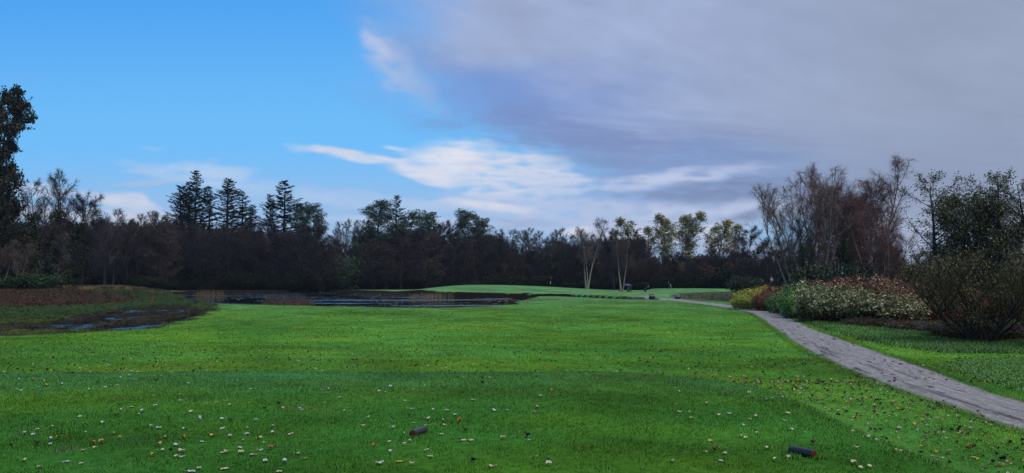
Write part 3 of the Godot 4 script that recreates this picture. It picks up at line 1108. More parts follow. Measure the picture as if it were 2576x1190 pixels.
	for k in 9000:
		var d := rng.randf_range(48.0, 100.0)
		var x := d * rng.randf_range(0.2, 0.34)
		var p := Vector2(x, d)
		if not Geometry2D.is_point_in_polygon(p + Vector2(rng.randfn(0, 0.5), rng.randfn(0, 1.5)), heath) or region(p) == "path": continue
		w4.append(Transform3D(Basis(Vector3.UP, rng.randf() * TAU).scaled(Vector3(1.2, rng.randf_range(0.5, 1.5), 1.2)), Vector3(x, ground_h(x, d) - 0.01, -d)))
		c4.append(vary(Color(0.15, 0.125, 0.115).lerp(Color(0.06, 0.11, 0.05), sm(-0.2, 0.2, n_fine.get_noise_2d(x * 8.0, d * 8.0))), 0.25))
	multi("tee_grass", near, M.grass, w1, c1, "short mown grass of the tee and its surrounds")
	multi("fairway_grass", mid, M.grass, w2, c2, "short mown grass of the fairway")
	multi("verge_grass", long, M.grass, w3, c3, "long rank grass under the shrubs right of the path")
	multi("rank_growth", dry, M.grass, w4, c4, "dead reddish and straw coloured growth round the mud and heath")

# ---------------------------------------------------------------- woods
const ORD := ["leftmost", "second", "third", "fourth", "fifth", "sixth", "seventh", "eighth", "ninth", "tenth"]
func nth(k: int, m: int) -> String:
	return "leftmost" if k == 0 else "rightmost" if k == m - 1 else ORD[k] + " from the left"

var kinds := {}
func kind_of_tree(key: String, called: String, r: Array, h: float, w: float, bark: Material, leafy: Material, cat := "tree") -> void:
	var box: AABB = (r[1] as ArrayMesh).get_aabb()
	h = box.end.y * 0.98
	w = (box.size.x + box.size.z) * 0.5 * 0.86
	kinds[key] = {"called": called, "mesh": r, "h": h, "w": w, "bark": bark, "leafy": leafy, "first": null, "cat": cat}

func plant(key: String, px: float, top: float, d: float, wide: float, label: String, group := "", tint := Color.WHITE, turn := -1.0) -> Node3D:
	var k: Dictionary = kinds[key]
	var x := X(px, d)
	var y := ground_h(x, d)
	var h := maxf(H(top, d) - y, 0.4)
	var o: Node3D
	if k.first == null:
		o = thing(k.called, label, k.cat, group)
		part("trunk" if k.cat == "tree" else "stems", k.mesh[0], k.bark, o)
		part("crown" if k.cat == "tree" else "foliage", k.mesh[1], k.leafy, o)
		k.first = o
	else:
		o = dup(k.first, label, group)
	if tint != Color.WHITE or k.get("tinted", false):
		var key2 := "tint_%s_%s" % [key, tint.to_html()]
		if not M.has(key2):
			var m: StandardMaterial3D = k.leafy.duplicate()
			m.albedo_color = tint.linear_to_srgb()
			M[key2] = m
		(o.get_child(1) as MeshInstance3D).material_override = M[key2]
	o.position = Vector3(x, y, -d)
	var s := h / float(k.h)
	var sw: float = s if wide <= 0.0 else (wide / F * d) / float(k.w)
	if key.begins_with("spruce"): sw *= 2.1
	elif key.begins_with("pine"): sw *= 1.35
	elif key in ["nearbirch", "redbirch", "willow"]: sw *= 1.3
	elif key == "poplar": sw *= 1.35
	o.rotation.y = rng.randf() * TAU if turn < 0.0 else turn
	o.scale = Vector3(sw, s, sw)
	return o

func build_woods() -> void:
	var twig_purple := Color(0.038, 0.036, 0.042)
	var twig_brown := Color(0.044, 0.040, 0.037)
	var dark_bark := Color(0.050, 0.043, 0.038)
	kind_of_tree("alder", "bare_tree", broadleaf({"h": 12.0, "r": 0.16, "start": 0.08, "limbs": 34, "limb_len": 5.2, "angle": 66.0, "lift": 0.07, "subs": 15, "twigs": 14, "twig_len": 0.8, "tw": 0.034, "bark": dark_bark, "twig_color": twig_purple, "shape": 0.25, "pack": 1.0}), 12.0, 8.6, M.bark, M.twig)
	kind_of_tree("alder2", "bare_tree", broadleaf({"h": 12.0, "r": 0.14, "stems": 3, "lean": 0.22, "start": 0.10, "limbs": 14, "limb_len": 4.4, "angle": 58.0, "lift": 0.08, "subs": 13, "twigs": 12, "twig_len": 0.8, "tw": 0.032, "bark": dark_bark, "twig_color": twig_brown, "shape": 0.4, "pack": 1.0}), 12.0, 8.0, M.bark, M.twig)
	kind_of_tree("thin", "slender_tree", broadleaf({"h": 13.0, "r": 0.13, "start": 0.25, "limbs": 26, "limb_len": 3.6, "angle": 42.0, "lift": 0.12, "subs": 11, "twigs": 9, "twig_len": 0.65, "tw": 0.024, "bark": dark_bark, "twig_color": Color(0.075, 0.066, 0.068), "shape": 0.4}), 13.0, 5.5, M.bark, M.twig)
	kind_of_tree("ivied", "ivy_clad_tree", broadleaf({"h": 14.0, "r": 0.2, "stems": 2, "lean": 0.09, "start": 0.35, "limbs": 20, "limb_len": 4.4, "angle": 52.0, "lift": 0.09, "subs": 12, "twigs": 9, "twig_len": 0.7, "tw": 0.028, "bark": dark_bark, "twig_color": twig_brown, "shape": 0.3, "ivy": 0.72, "ivy_leaves": 2600, "ivy_width": 1.0}), 14.0, 7.0, M.bark, M.leaf)
	kind_of_tree("darkleaf", "dark_leafy_tree", broadleaf({"h": 24.0, "r": 0.35, "start": 0.06, "limbs": 44, "limb_len": 6.2, "angle": 66.0, "lift": 0.05, "subs": 14, "twigs": 7, "twig_len": 0.9, "tw": 0.03, "bark": dark_bark, "twig_color": Color(0.04, 0.036, 0.03), "shape": 0.45, "pack": 1.0, "leaves": 7, "leaf_size": 0.32, "leaf_colors": [Color(0.018, 0.026, 0.016), Color(0.022, 0.032, 0.020), Color(0.032, 0.032, 0.018)]}), 24.0, 10.5, M.bark, M.leaf)
	kind_of_tree("rust", "russet_tree", broadleaf({"h": 9.0, "r": 0.12, "stems": 2, "lean": 0.15, "start": 0.1, "limbs": 14, "limb_len": 3.0, "angle": 55.0, "lift": 0.05, "subs": 8, "twigs": 6, "twig_len": 0.6, "tw": 0.025, "bark": dark_bark, "twig_color": twig_brown, "shape": 0.3, "leaves": 2, "leaf_share": 0.6, "leaf_size": 0.17, "leaf_colors": [Color(0.13, 0.055, 0.02), Color(0.10, 0.06, 0.025), Color(0.07, 0.045, 0.02)]}), 9.0, 6.5, M.bark, M.leaf)
	kind_of_tree("spruce", "spruce_tree", spruce(24.0, 5.0, 1.0, 0.2), 24.0, 7.6, M.bark, M.needle)
	kind_of_tree("spruce2", "spruce_tree", spruce(22.0, 4.2, 0.85, 0.3), 22.0, 6.0, M.bark, M.needle)
	kind_of_tree("pine", "pine_tree", pine(20.0, 4.6, 20), 20.3, 8.0, M.bark, M.needle)
	kind_of_tree("pine2", "pine_tree", pine(20.0, 4.0, 17), 20.3, 7.0, M.bark, M.needle)
	kind_of_tree("poplar", "poplar_tree", broadleaf({"h": 20.0, "r": 0.16, "start": 0.25, "limbs": 36, "limb_len": 4.6, "angle": 36.0, "lift": 0.14, "subs": 9, "twigs": 5, "twig_len": 0.8, "tw": 0.03, "bark": Color(0.11, 0.10, 0.085), "twig_color": Color(0.10, 0.09, 0.06), "shape": 0.25, "leaves": 3, "leaf_share": 0.7, "leaf_size": 0.28, "leaf_colors": [Color(0.17, 0.21, 0.06), Color(0.25, 0.25, 0.065), Color(0.31, 0.25, 0.06), Color(0.10, 0.14, 0.05)]}), 20.0, 6.0, M.bark, M.leaf)
	kind_of_tree("birch", "birch_tree", broadleaf({"h": 12.0, "r": 0.14, "stems": 3, "lean": 0.14, "start": 0.34, "limbs": 18, "limb_len": 3.2, "angle": 40.0, "lift": 0.10, "droop": 0.45, "subs": 12, "twigs": 8, "twig_len": 0.5, "tw": 0.020, "bark": Color(0.46, 0.44, 0.41), "bark2": Color(0.26, 0.24, 0.22), "twig_color": Color(0.085, 0.07, 0.068), "shape": 0.3}), 12.0, 5.4, M.birch, M.twig)
	kind_of_tree("nearbirch", "birch_tree", broadleaf({"h": 11.5, "r": 0.10, "stems": 5, "lean": 0.36, "start": 0.26, "limbs": 20, "limb_len": 3.6, "angle": 36.0, "lift": 0.10, "droop": 0.2, "subs": 13, "twigs": 9, "twig_len": 0.6, "tw": 0.011, "bark": Color(0.62, 0.59, 0.55), "bark2": Color(0.44, 0.38, 0.36), "twig_color": Color(0.125, 0.085, 0.080), "shape": 0.3, "leaves": 1, "leaf_share": 0.22, "leaf_size": 0.07, "leaf_colors": [Color(0.10, 0.09, 0.03), Color(0.11, 0.06, 0.03)]}), 11.5, 7.4, M.birch, M.leaf)
	kind_of_tree("redbirch", "birch_tree", broadleaf({"h": 11.5, "r": 0.10, "stems": 4, "lean": 0.30, "start": 0.22, "limbs": 22, "limb_len": 3.6, "angle": 36.0, "lift": 0.10, "droop": 0.25, "subs": 14, "twigs": 11, "twig_len": 0.6, "tw": 0.012, "bark": Color(0.60, 0.56, 0.53), "bark2": Color(0.36, 0.27, 0.26), "twig_color": Color(0.112, 0.062, 0.058), "shape": 0.35}), 11.5, 6.2, M.birch, M.leaf)
	kind_of_tree("willow", "willow_tree", broadleaf({"h": 9.5, "r": 0.16, "stems": 3, "lean": 0.22, "start": 0.30, "limbs": 16, "limb_len": 3.5, "angle": 52.0, "lift": 0.08, "droop": 0.2, "subs": 11, "twigs": 5, "twig_len": 0.55, "tw": 0.016, "bark": Color(0.045, 0.042, 0.036), "twig_color": Color(0.045, 0.042, 0.032), "shape": 0.2, "leaves": 4, "leaf_share": 0.62, "leaf_size": 0.13, "leaf_colors": [Color(0.060, 0.078, 0.030), Color(0.080, 0.096, 0.040), Color(0.10, 0.09, 0.03), Color(0.04, 0.055, 0.025)]}), 9.5, 7.0, M.bark, M.leaf)
	kind_of_tree("sallow", "sallow_bush", broadleaf({"h": 3.3, "r": 0.030, "stems": 17, "lean": 1.1, "wander": 0.17, "rise": 0.05, "start": 0.12, "limbs": 10, "limb_len": 1.3, "angle": 50.0, "lift": 0.05, "subs": 8, "twigs": 4, "twig_len": 0.30, "tw": 0.007, "bark": Color(0.070, 0.060, 0.048), "bark2": Color(0.085, 0.074, 0.055), "twig_color": Color(0.055, 0.048, 0.03), "shape": 0.15, "leaves": 3, "leaf_share": 0.5, "leaf_size": 0.055, "leaf_colors": [Color(0.060, 0.066, 0.016), Color(0.080, 0.076, 0.018), Color(0.10, 0.072, 0.020), Color(0.040, 0.050, 0.016)]}), 3.3, 4.6, M.bark, M.leaf, "bush")
	kind_of_tree("evergreen", "evergreen_bush", shrub({"h": 3.2, "rx": 2.0, "rz": 2.0, "stems": 90, "leaves": 60, "size": 0.26, "low": 0.02, "bush": 2.2, "stem": Color(0.04, 0.035, 0.03), "leaf_colors": [Color(0.032, 0.060, 0.024), Color(0.042, 0.075, 0.028), Color(0.06, 0.095, 0.034)]}), 3.3, 5.2, M.bark, M.leaf, "bush")

	# the mass of the wood, tree behind tree, that no one could count
	var merged := {}
	for key in ["alder", "alder2", "evergreen", "ivied"]:
		var t := TB.new()
		var r: Array = kinds[key].mesh
		t.append(r[2], Transform3D())
		t.append(r[3], Transform3D())
		merged[key] = t.mesh()
	var sets := {"alder": [], "alder2": [], "evergreen": [], "ivied": []}
	var strips := [
		[0, 420, 128.0, 150.0, 556.0, 80], [240, 420, 140.0, 160.0, 552.0, 30], [410, 640, 142.0, 175.0, 558.0, 70], [640, 830, 142.0, 175.0, 576.0, 60], [830, 930, 158.0, 190.0, 612.0, 24],
		[915, 1110, 158.0, 190.0, 572.0, 60], [1100, 1260, 158.0, 190.0, 590.0, 50], [1240, 1440, 158.0, 190.0, 604.0, 60], [1420, 1600, 150.0, 185.0, 592.0, 50],
		[1580, 1880, 142.0, 180.0, 642.0, 100], [1850, 2620, 96.0, 150.0, 612.0, 150], [-500, 60, 100.0, 150.0, 570.0, 60], [2600, 3100, 80.0, 150.0, 600.0, 40],
	]
	for s in strips:
		for k in s[5]:
			var d := rng.randf_range(s[2], s[3])
			var px := rng.randf_range(s[0], s[1])
			var key: String = ["alder", "alder2", "alder", "alder2", "evergreen", "ivied"][rng.randi() % 6]
			var top: float = s[4] + 64.0 * pow(rng.randf(), 1.2) - 22.0 * pow(rng.randf(), 4.0) + 22.0 * n_warp.get_noise_1d(px * 0.35) + (60.0 if key == "evergreen" else 0.0)
			sets[key].append([px, top, d])
		for k in int(s[5] * 0.9):             # the dark skirts of the wood
			var d := rng.randf_range(s[2] - 4.0, s[2] + 10.0)
			sets["evergreen"].append([rng.randf_range(s[0], s[1]), rng.randf_range(680.0, 715.0), d])
			sets["alder2"].append([rng.randf_range(s[0], s[1]), rng.randf_range(640.0, 690.0), d + 3.0])
	for key in sets:
		var where: Array[Transform3D] = []
		var tints: Array[Color] = []
		for q in sets[key]:
			var x := X(q[0], q[2])
			if region(Vector2(x, q[2])) != "wood": continue
			var y := ground_h(x, q[2])
			var s: float = maxf(H(q[1], q[2]) - y, 1.5) / kinds[key].h
			var sw := s * rng.randf_range(0.9, 1.3) if key != "evergreen" else maxf(s, 0.9) * rng.randf_range(0.9, 1.4)
			where.append(Transform3D(Basis(Vector3.UP, rng.randf() * TAU).scaled(Vector3(sw, s, sw)), Vector3(x, y, -q[2])))
			tints.append(vary(Color(0.36, 0.30, 0.32) if key == "evergreen" else Color(0.6, 0.5, 0.55) if key == "ivied" else [Color(0.75, 0.8, 0.95), Color(1.25, 0.95, 0.85), Color(0.6, 0.78, 0.65), Color(0.5, 0.5, 0.58), Color(1.5, 1.15, 0.9)][rng.randi() % 5], 0.3))
		multi("woodland", merged[key], M.twig, where, tints, "dense dark winter wood that closes the view behind the course")

	# left edge
	plant("darkleaf", -52, 168, 92, 200, "very tall dark leafy tree cut by the left edge of the view", "", Color.WHITE, 0.5)
	plant("darkleaf", -48, 215, 97, 180, "second dark leafy tree behind the very tall one at the left edge", "", Color.WHITE, 3.4)
	plant("darkleaf", -12, 440, 90, 110, "lower dark leafy tree filling in under the very tall one")
	plant("ivied", 82, 446, 94, 120, "ivy clad bare tree just right of the tall dark tree")
	plant("ivied", 150, 428, 97, 150, "broad ivy clad tree with a thin bare tip above its crown")
	plant("thin", 148, 424, 97, 60, "thin bare stem rising above the broad ivy clad tree")
	plant("thin", 112, 500, 100, 60, "leaning bare tree in the gap between two ivy clad trees")
	plant("alder", 205, 480, 99, 130, "wide bare tree at the right shoulder of the broad ivy clad tree")
	plant("rust", 62, 592, 90, 75, "russet leaved small tree under the tall dark tree", "", Color(0.8, 0.8, 0.8))
	plant("evergreen", 90, 684, 88, 120, "green bramble thicket at the foot of the left trees", "", Color(0.75, 0.9, 0.75))
	plant("evergreen", 40, 694, 87, 90, "green thicket between the two pale birch stumps", "", Color(0.65, 0.8, 0.65))
	plant("thin", 155, 585, 90, 45, "pale slender forked tree in front of the dark wood on the left", "", Color(1.3, 1.3, 1.3))
	plant("birch", 6, 600, 89, 60, "pale birch trunk at the foot of the tall dark tree")
	plant("birch", 44, 610, 88, 50, "leaning pale birch beside the bramble thicket")
	var at := 0
	for q in [[262, 545, 116], [285, 522, 121], [318, 548, 124], [345, 535, 126], [372, 528, 128], [398, 530, 130], [420, 548, 132]]:
		plant("thin", q[0], q[1], q[2], 62, "%s slender bare tree between the ivy clad trees and the spruces" % nth(at, 7), "slender bare trees left of the spruces")
		at += 1
	at = 0
	for q in [[268, 580, 122, 95], [330, 600, 126, 90], [392, 590, 131, 95], [452, 550, 138, 120], [515, 566, 139, 115], [575, 574, 139, 110], [636, 552, 140, 130], [695, 568, 139, 115], [755, 572, 139, 125], [808, 592, 138, 110]]:
		plant("alder" if rng.randf() < 0.6 else "alder2", q[0], q[1], q[2], q[3], "%s bare purple brown tree across the pond below the spruces" % nth(at, 10), "bare trees on the far bank of the pond", Color(0.85, 0.85, 0.9))
		at += 1
	at = 0
	# spruces and pines
	plant("spruce", 452, 468, 158, 85, "leftmost spruce of the group, low and broad")
	plant("spruce2", 488, 434, 160, 62, "tallest spruce with a thin bare tip on the left of the group")
	plant("spruce", 517, 470, 156, 68, "blunt dark spruce just right of the tallest one")
	plant("spruce2", 470, 462, 157, 60, "narrow spruce tucked against the left of the tallest one")
	plant("spruce", 572, 452, 157, 90, "evenly cone shaped spruce standing right of the first group")
	plant("spruce2", 606, 488, 158, 66, "shorter spruce against the right of the cone shaped one")
	plant("spruce2", 632, 518, 161, 50, "small ragged spruce at the right end of the second group")
	plant("spruce", 676, 490, 160, 60, "spruce at the left of the pair with a clear trunk")
	plant("spruce2", 711, 459, 156, 80, "tall spruce with a clear dark trunk and open branches")
	plant("pine", 748, 508, 157, 62, "pine at the right of the tall open spruce")
	plant("pine2", 792, 512, 155, 66, "flat topped pine with bare trunks, rightmost of the left conifers")
	plant("pine", 952, 500, 166, 92, "large layered pine at the left of the middle conifers")
	plant("spruce2", 997, 495, 170, 50, "spruce tip rising right of the large layered pine")
	plant("pine2", 1018, 528, 168, 80, "dense pine below the middle spruce tip")
	plant("pine2", 1062, 532, 168, 52, "narrow pine right of the middle spruce")
	plant("spruce2", 1088, 536, 170, 56, "ragged conifer at the right end of the middle group")
	plant("pine", 1172, 525, 172, 92, "broad open topped pine standing alone in the middle of the wood")
	plant("pine2", 1212, 548, 174, 66, "lower pine leaning out right of the open topped one")
	# between and right of them
	for q in [[838, 575], [855, 556], [872, 550], [890, 552], [906, 562], [925, 570]]:
		plant("thin", q[0], q[1], 182 + rng.randf_range(-4, 4), 40, "%s slender bare tree in the gap between the conifer groups" % nth(at, 6), "slender bare trees in the gap of the conifers")
		at += 1
	at = 0
	plant("evergreen", 872, 632, 150, 90, "dark green evergreen bush beside the pond between the bare trees", "", Color(0.5, 0.62, 0.5))
	plant("evergreen", 842, 640, 143, 70, "smaller dark evergreen bush at the pond's edge", "", Color(0.4, 0.48, 0.4))
	plant("alder", 1008, 572, 146, 200, "large round bare tree with rusty twigs over the far end of the pond", "", Color(1.15, 0.9, 0.9))
	plant("alder2", 940, 600, 150, 90, "bare tree against the left of the large round one", "", Color(0.9, 0.9, 0.95))
	plant("rust", 1070, 640, 145, 95, "low russet tree at the right foot of the large round bare tree", "", Color(0.55, 0.6, 0.7))
	plant("alder", 1140, 600, 154, 110, "bare tree left of the lone pine's foot", "", Color(1.0, 0.85, 0.8))
	plant("alder", 1195, 580, 157, 120, "bare purple tree in front of the lone pine", "", Color(0.95, 0.85, 0.95))
	for q in [[1262, 585], [1285, 575], [1310, 578], [1335, 572], [1362, 580], [1405, 578], [1432, 590]]:
		plant("thin", q[0], q[1], 170 + rng.randf_range(-8, 8), 62, "%s pale topped slender tree behind the green left of the birches" % nth(at, 7), "pale topped slender trees behind the green", Color(1.2, 1.2, 1.3))
		at += 1
	at = 0
	plant("ivied", 1392, 568, 160, 75, "ivy clad pointed tree behind the flagstick")
	plant("ivied", 1335, 590, 162, 70, "ivy clad tree left of the pointed one behind the green")
	plant("alder2", 1285, 610, 158, 90, "bare tree at the left end of the trees behind the green")
	plant("alder", 1440, 612, 156, 90, "bare tree right behind the flagstick's ivy clad tree")
	plant("birch", 1476, 545, 128, 90, "white three stemmed birch at the end of the green", "", Color(1.3, 1.25, 1.35), 0.6)
	plant("birch", 1564, 572, 116, 70, "white twin stemmed birch beside the navy umbrella", "", Color(0.9, 0.8, 0.8), 2.0)
	plant("alder", 1545, 566, 136, 95, "round topped dark tree between the birch and the poplars", "", Color(0.85, 0.75, 0.8))
	plant("alder2", 1585, 592, 138, 90, "bare dark tree over the twin stemmed birch", "", Color(0.85, 0.75, 0.8))
	for q in [[1608, 546, 58, 196], [1640, 572, 40, 200], [1664, 550, 46, 204], [1690, 540, 52, 196], [1712, 534, 62, 198], [1738, 545, 52, 200]]:
		plant("poplar", q[0], q[1], q[3], q[2], ["tall thin leaved poplar standing alone left of the poplar row", "small poplar in the gap of the poplar row", "poplar at the left of the dense poplar clump", "poplar second from left in the dense clump", "tallest poplar of the dense clump", "poplar at the right end of the dense clump"][[1608, 1640, 1664, 1690, 1712, 1738].find(q[0])])
	plant("poplar", 1786, 566, 200, 42, "thin green poplar left of the yellow one")
	plant("poplar", 1806, 556, 198, 52, "yellowest poplar of the row", "", Color(1.35, 1.05, 0.8))
	plant("poplar", 1836, 562, 202, 46, "last leafy poplar before the dark trees on the right")
	plant("thin", 1862, 580, 190, 40, "small bare pointed tree right of the poplars")
	for q in [[1640, 640], [1690, 632], [1735, 645], [1790, 640], [1835, 648]]:
		plant("alder", q[0], q[1], 146, 85, "%s dark bare tree below the row of poplars" % nth(at, 5), "dark trees below the poplars", Color(0.85, 0.75, 0.75))
		at += 1
	plant("rust", 1718, 652, 142, 40, "yellowing tree under the dense poplar clump", "", Color(1.3, 1.6, 1.0))
	plant("rust", 1770, 660, 141, 48, "orange tinted tree under the yellow poplar", "", Color(1.2, 1.0, 0.9))
	plant("rust", 1848, 650, 138, 48, "russet tree at the right end of the poplar row", "", Color(1.0, 0.9, 0.8))
	# right side
	plant("alder", 1892, 560, 108, 105, "dark twiggy tree left of the tall birch clump", "", Color(1.0, 0.85, 0.85))
	plant("alder2", 1940, 590, 104, 90, "bare tree between the dark twiggy tree and the birch clump", "", Color(0.9, 0.85, 0.8))
	plant("evergreen", 1875, 690, 96, 100, "low dark thicket before the dark twiggy tree", "", Color(0.45, 0.46, 0.42))
	plant("nearbirch", 2000, 450, 66, 150, "grey twigged birch leaning out at the left of the birch clump", "", Color(1.1, 1.15, 1.1))
	plant("nearbirch", 2050, 428, 64, 190, "many stemmed birch in the middle left of the birch clump")
	plant("redbirch", 2128, 404, 67, 130, "reddish birch whose top joins the tallest one from the left")
	plant("nearbirch", 2098, 415, 66, 170, "upright birch just left of the tallest one", "", Color(1.1, 0.9, 0.9))
	plant("redbirch", 2168, 386, 65, 160, "tallest birch of the clump, dark tipped")
	plant("redbirch", 2205, 452, 62, 150, "red twigged birch below the right side of the tallest one")
	plant("redbirch", 2228, 530, 58, 130, "low red twigged birch with spreading pale stems")
	plant("ivied", 2030, 540, 62, 60, "ivy covered trunk in the left of the birch clump")
	plant("ivied", 2138, 520, 62, 66, "ivy covered trunk in the right of the birch clump")
	plant("evergreen", 2045, 655, 58, 120, "dark evergreen thicket at the foot of the birches", "", Color(0.42, 0.45, 0.4))
	plant("evergreen", 2150, 655, 57, 120, "dark evergreen thicket right of the ivy covered trunks", "", Color(0.40, 0.42, 0.4))
	plant("evergreen", 2240, 650, 64, 110, "dark thicket behind the right end of the shrub bed", "", Color(0.45, 0.46, 0.42))
	plant("willow", 2388, 424, 46, 190, "open crowned leafy tree left of the pair on the right")
	plant("willow", 2490, 432, 45, 180, "leafy tree in the right corner, second from the edge")
	plant("willow", 2590, 448, 44, 170, "leafy tree cut by the right edge of the view")
	plant("willow", 2440, 520, 50, 200, "lower leafy tree behind the sallow bushes")
	plant("evergreen", 2330, 660, 60, 150, "dark thicket behind the open crowned leafy tree", "", Color(0.45, 0.46, 0.42))
	plant("evergreen", 2480, 640, 52, 200, "dark thicket at the right edge behind the red stems", "", Color(0.45, 0.46, 0.42))
	for q in [[2700, 470, 47], [2840, 500, 43], [2990, 480, 46]]:
		plant("willow", q[0], q[1], q[2], 170, "leafy tree standing beyond the right edge of the view", "leafy trees beyond the right edge")
	for q in [[2660, 640, 38], [2800, 650, 36], [2950, 640, 38], [3100, 650, 40]]:
		plant("evergreen", q[0], q[1], q[2], 190, "dark thicket beyond the right edge of the view", "thickets beyond the right edge", Color(0.45, 0.46, 0.42))
	plant("sallow", 2462, 590, 22.2, 390, "big olive leaved sallow bush with arching dark stems", "", Color.WHITE, 0.4)
	plant("sallow", 2640, 640, 20.5, 240, "second sallow bush half cut by the right edge", "", Color.WHITE, 2.4)

func build_shrubs() -> void:
	var yellow := [Color(0.13, 0.17, 0.03), Color(0.30, 0.30, 0.045), Color(0.40, 0.34, 0.05)]
	var redb := [Color(0.10, 0.028, 0.022), Color(0.15, 0.07, 0.042), Color(0.13, 0.12, 0.05)]
	var mint := [Color(0.05, 0.14, 0.03), Color(0.13, 0.30, 0.07), Color(0.20, 0.40, 0.11), Color(0.32, 0.46, 0.22)]
	var cream := [Color(0.035, 0.045, 0.016), Color(0.07, 0.075, 0.025), Color(0.10, 0.15, 0.05), Color(0.20, 0.20, 0.10), Color(0.30, 0.36, 0.19), Color(0.40, 0.42, 0.28)]
	var tan := [Color(0.075, 0.024, 0.022), Color(0.14, 0.06, 0.036), Color(0.16, 0.15, 0.06), Color(0.32, 0.21, 0.14), Color(0.48, 0.39, 0.29)]
	var wine := [Color(0.07, 0.012, 0.016), Color(0.11, 0.026, 0.022), Color(0.20, 0.10, 0.07)]
	var redstem := Color(0.13, 0.025, 0.025)
	kind_of_tree("dog_y", "dogwood_shrub", shrub({"h": 1.75, "rx": 1.5, "rz": 1.5, "stems": 130, "leaves": 60, "size": 0.14, "low": 0.2, "stem": Color(0.13, 0.12, 0.04), "leaf_colors": yellow}), 1.8, 3.2, M.twig, M.leaf, "shrub")
	kind_of_tree("dog_r", "dogwood_shrub", shrub({"h": 1.75, "rx": 1.4, "rz": 1.4, "stems": 140, "leaves": 40, "size": 0.12, "low": 0.35, "stem": redstem, "leaf_colors": redb}), 1.8, 3.0, M.twig, M.leaf, "shrub")
	kind_of_tree("dog_m", "dogwood_shrub", shrub({"h": 2.1, "rx": 1.6, "rz": 1.6, "stems": 150, "leaves": 60, "size": 0.14, "low": 0.1, "stem": redstem, "leaf_colors": mint}), 2.15, 3.4, M.twig, M.leaf, "shrub")
	kind_of_tree("dog_c", "dogwood_shrub", shrub({"h": 2.0, "rx": 1.8, "rz": 1.6, "stems": 150, "leaves": 56, "size": 0.15, "low": 0.25, "stem": redstem, "leaf_colors": cream}), 2.05, 3.8, M.twig, M.leaf, "shrub")
	kind_of_tree("dog_t", "dogwood_shrub", shrub({"h": 2.1, "rx": 1.8, "rz": 1.6, "stems": 160, "leaves": 48, "size": 0.14, "low": 0.3, "stem": redstem, "leaf_colors": tan}), 2.15, 3.8, M.twig, M.leaf, "shrub")
	kind_of_tree("dog_w", "dogwood_shrub", shrub({"h": 2.1, "rx": 1.8, "rz": 1.6, "stems": 220, "leaves": 16, "size": 0.10, "low": 0.4, "stem": Color(0.16, 0.022, 0.026), "leaf_colors": wine}), 2.15, 3.8, M.twig, M.leaf, "shrub")
	plant("dog_y", 1890, 723, 49, 90, "bright yellow green shrub at the left end of the shrub bed")
	plant("dog_y", 1868, 738, 47, 60, "low yellow shrub nearest the path's bend", "", Color(0.8, 1.0, 0.9))
	plant("dog_y", 1932, 715, 51, 90, "yellow shrub behind the bright yellow green one", "", Color(1.0, 0.9, 0.8))
	plant("dog_r", 1928, 732, 45, 80, "red brown shrub right of the yellow ones")
	plant("dog_r", 1964, 712, 46, 100, "dusky red shrub with few leaves behind the red brown one", "", Color(0.85, 0.8, 0.8))
	plant("dog_m", 1958, 732, 41, 60, "small grey green shrub between the red brown and mint green shrubs", "", Color(0.5, 0.55, 0.55))
	plant("dog_m", 2016, 704, 38, 110, "tall mint green shrub at the front of the shrub bed")
	plant("dog_m", 2000, 730, 36, 80, "lower mint green shrub by the path", "", Color(0.8, 0.85, 0.8))
	plant("dog_c", 2078, 708, 35.5, 150, "cream and dark green leaved shrub right of the mint green one")
	plant("dog_c", 2070, 732, 33, 130, "low cream leaved shrub at the front of the bed", "", Color(0.75, 0.8, 0.7))
	plant("dog_c", 2150, 722, 32.5, 170, "cream leaved shrub in the front middle of the bed", "", Color(0.95, 0.95, 0.9))
	plant("dog_m", 2128, 716, 35, 120, "pale green shrub among the cream leaved ones", "", Color(0.8, 0.75, 0.8))
	plant("dog_c", 2235, 730, 31.2, 180, "cream leaved shrub at the right front of the bed", "", Color(0.85, 0.8, 0.75))
	plant("dog_t", 2050, 700, 42, 130, "tan leaved shrub on the crest right behind the tall mint green one")
	plant("dog_t", 2110, 694, 41, 150, "tan leaved shrub on the crest left of the bed's middle", "", Color(0.9, 0.95, 0.9))
	plant("dog_t", 2175, 690, 39, 170, "tan and pink leaved shrub on the crest of the bed in its middle")
	plant("dog_t", 2255, 693, 38, 170, "tan leaved shrub on the crest near the right end", "", Color(0.9, 0.85, 0.85))
	plant("dog_t", 2215, 710, 36, 160, "brown and cream shrub in the middle of the bed", "", Color(0.8, 0.8, 0.75))
	plant("dog_w", 2310, 697, 37, 170, "wine red shrub with few leaves at the right of the bed")
	plant("dog_w", 2345, 720, 33, 160, "wine red twiggy shrub behind the arching sallow stems")
	plant("dog_t", 2295, 724, 33, 140, "reddish shrub with cream leaves left of the wine red ones", "", Color(0.75, 0.6, 0.55))
	plant("dog_w", 2430, 722, 36, 160, "wine red shrub seen through the sallow bush")
	plant("dog_w", 2540, 735, 34, 160, "red stemmed shrub at the right edge of the bed", "", Color(1.4, 1.0, 1.0))
	plant("dog_r", 2215, 797, 30, 170, "low brown undergrowth at the front of the bed", "", Color(0.4, 0.5, 0.5))
	plant("dog_r", 2325, 806, 27.5, 180, "low brown undergrowth left of the sallow bush", "", Color(0.35, 0.45, 0.45))
	plant("dog_r", 2460, 800, 24, 240, "dark tangle at the foot of the sallow bush", "", Color(0.28, 0.34, 0.35))

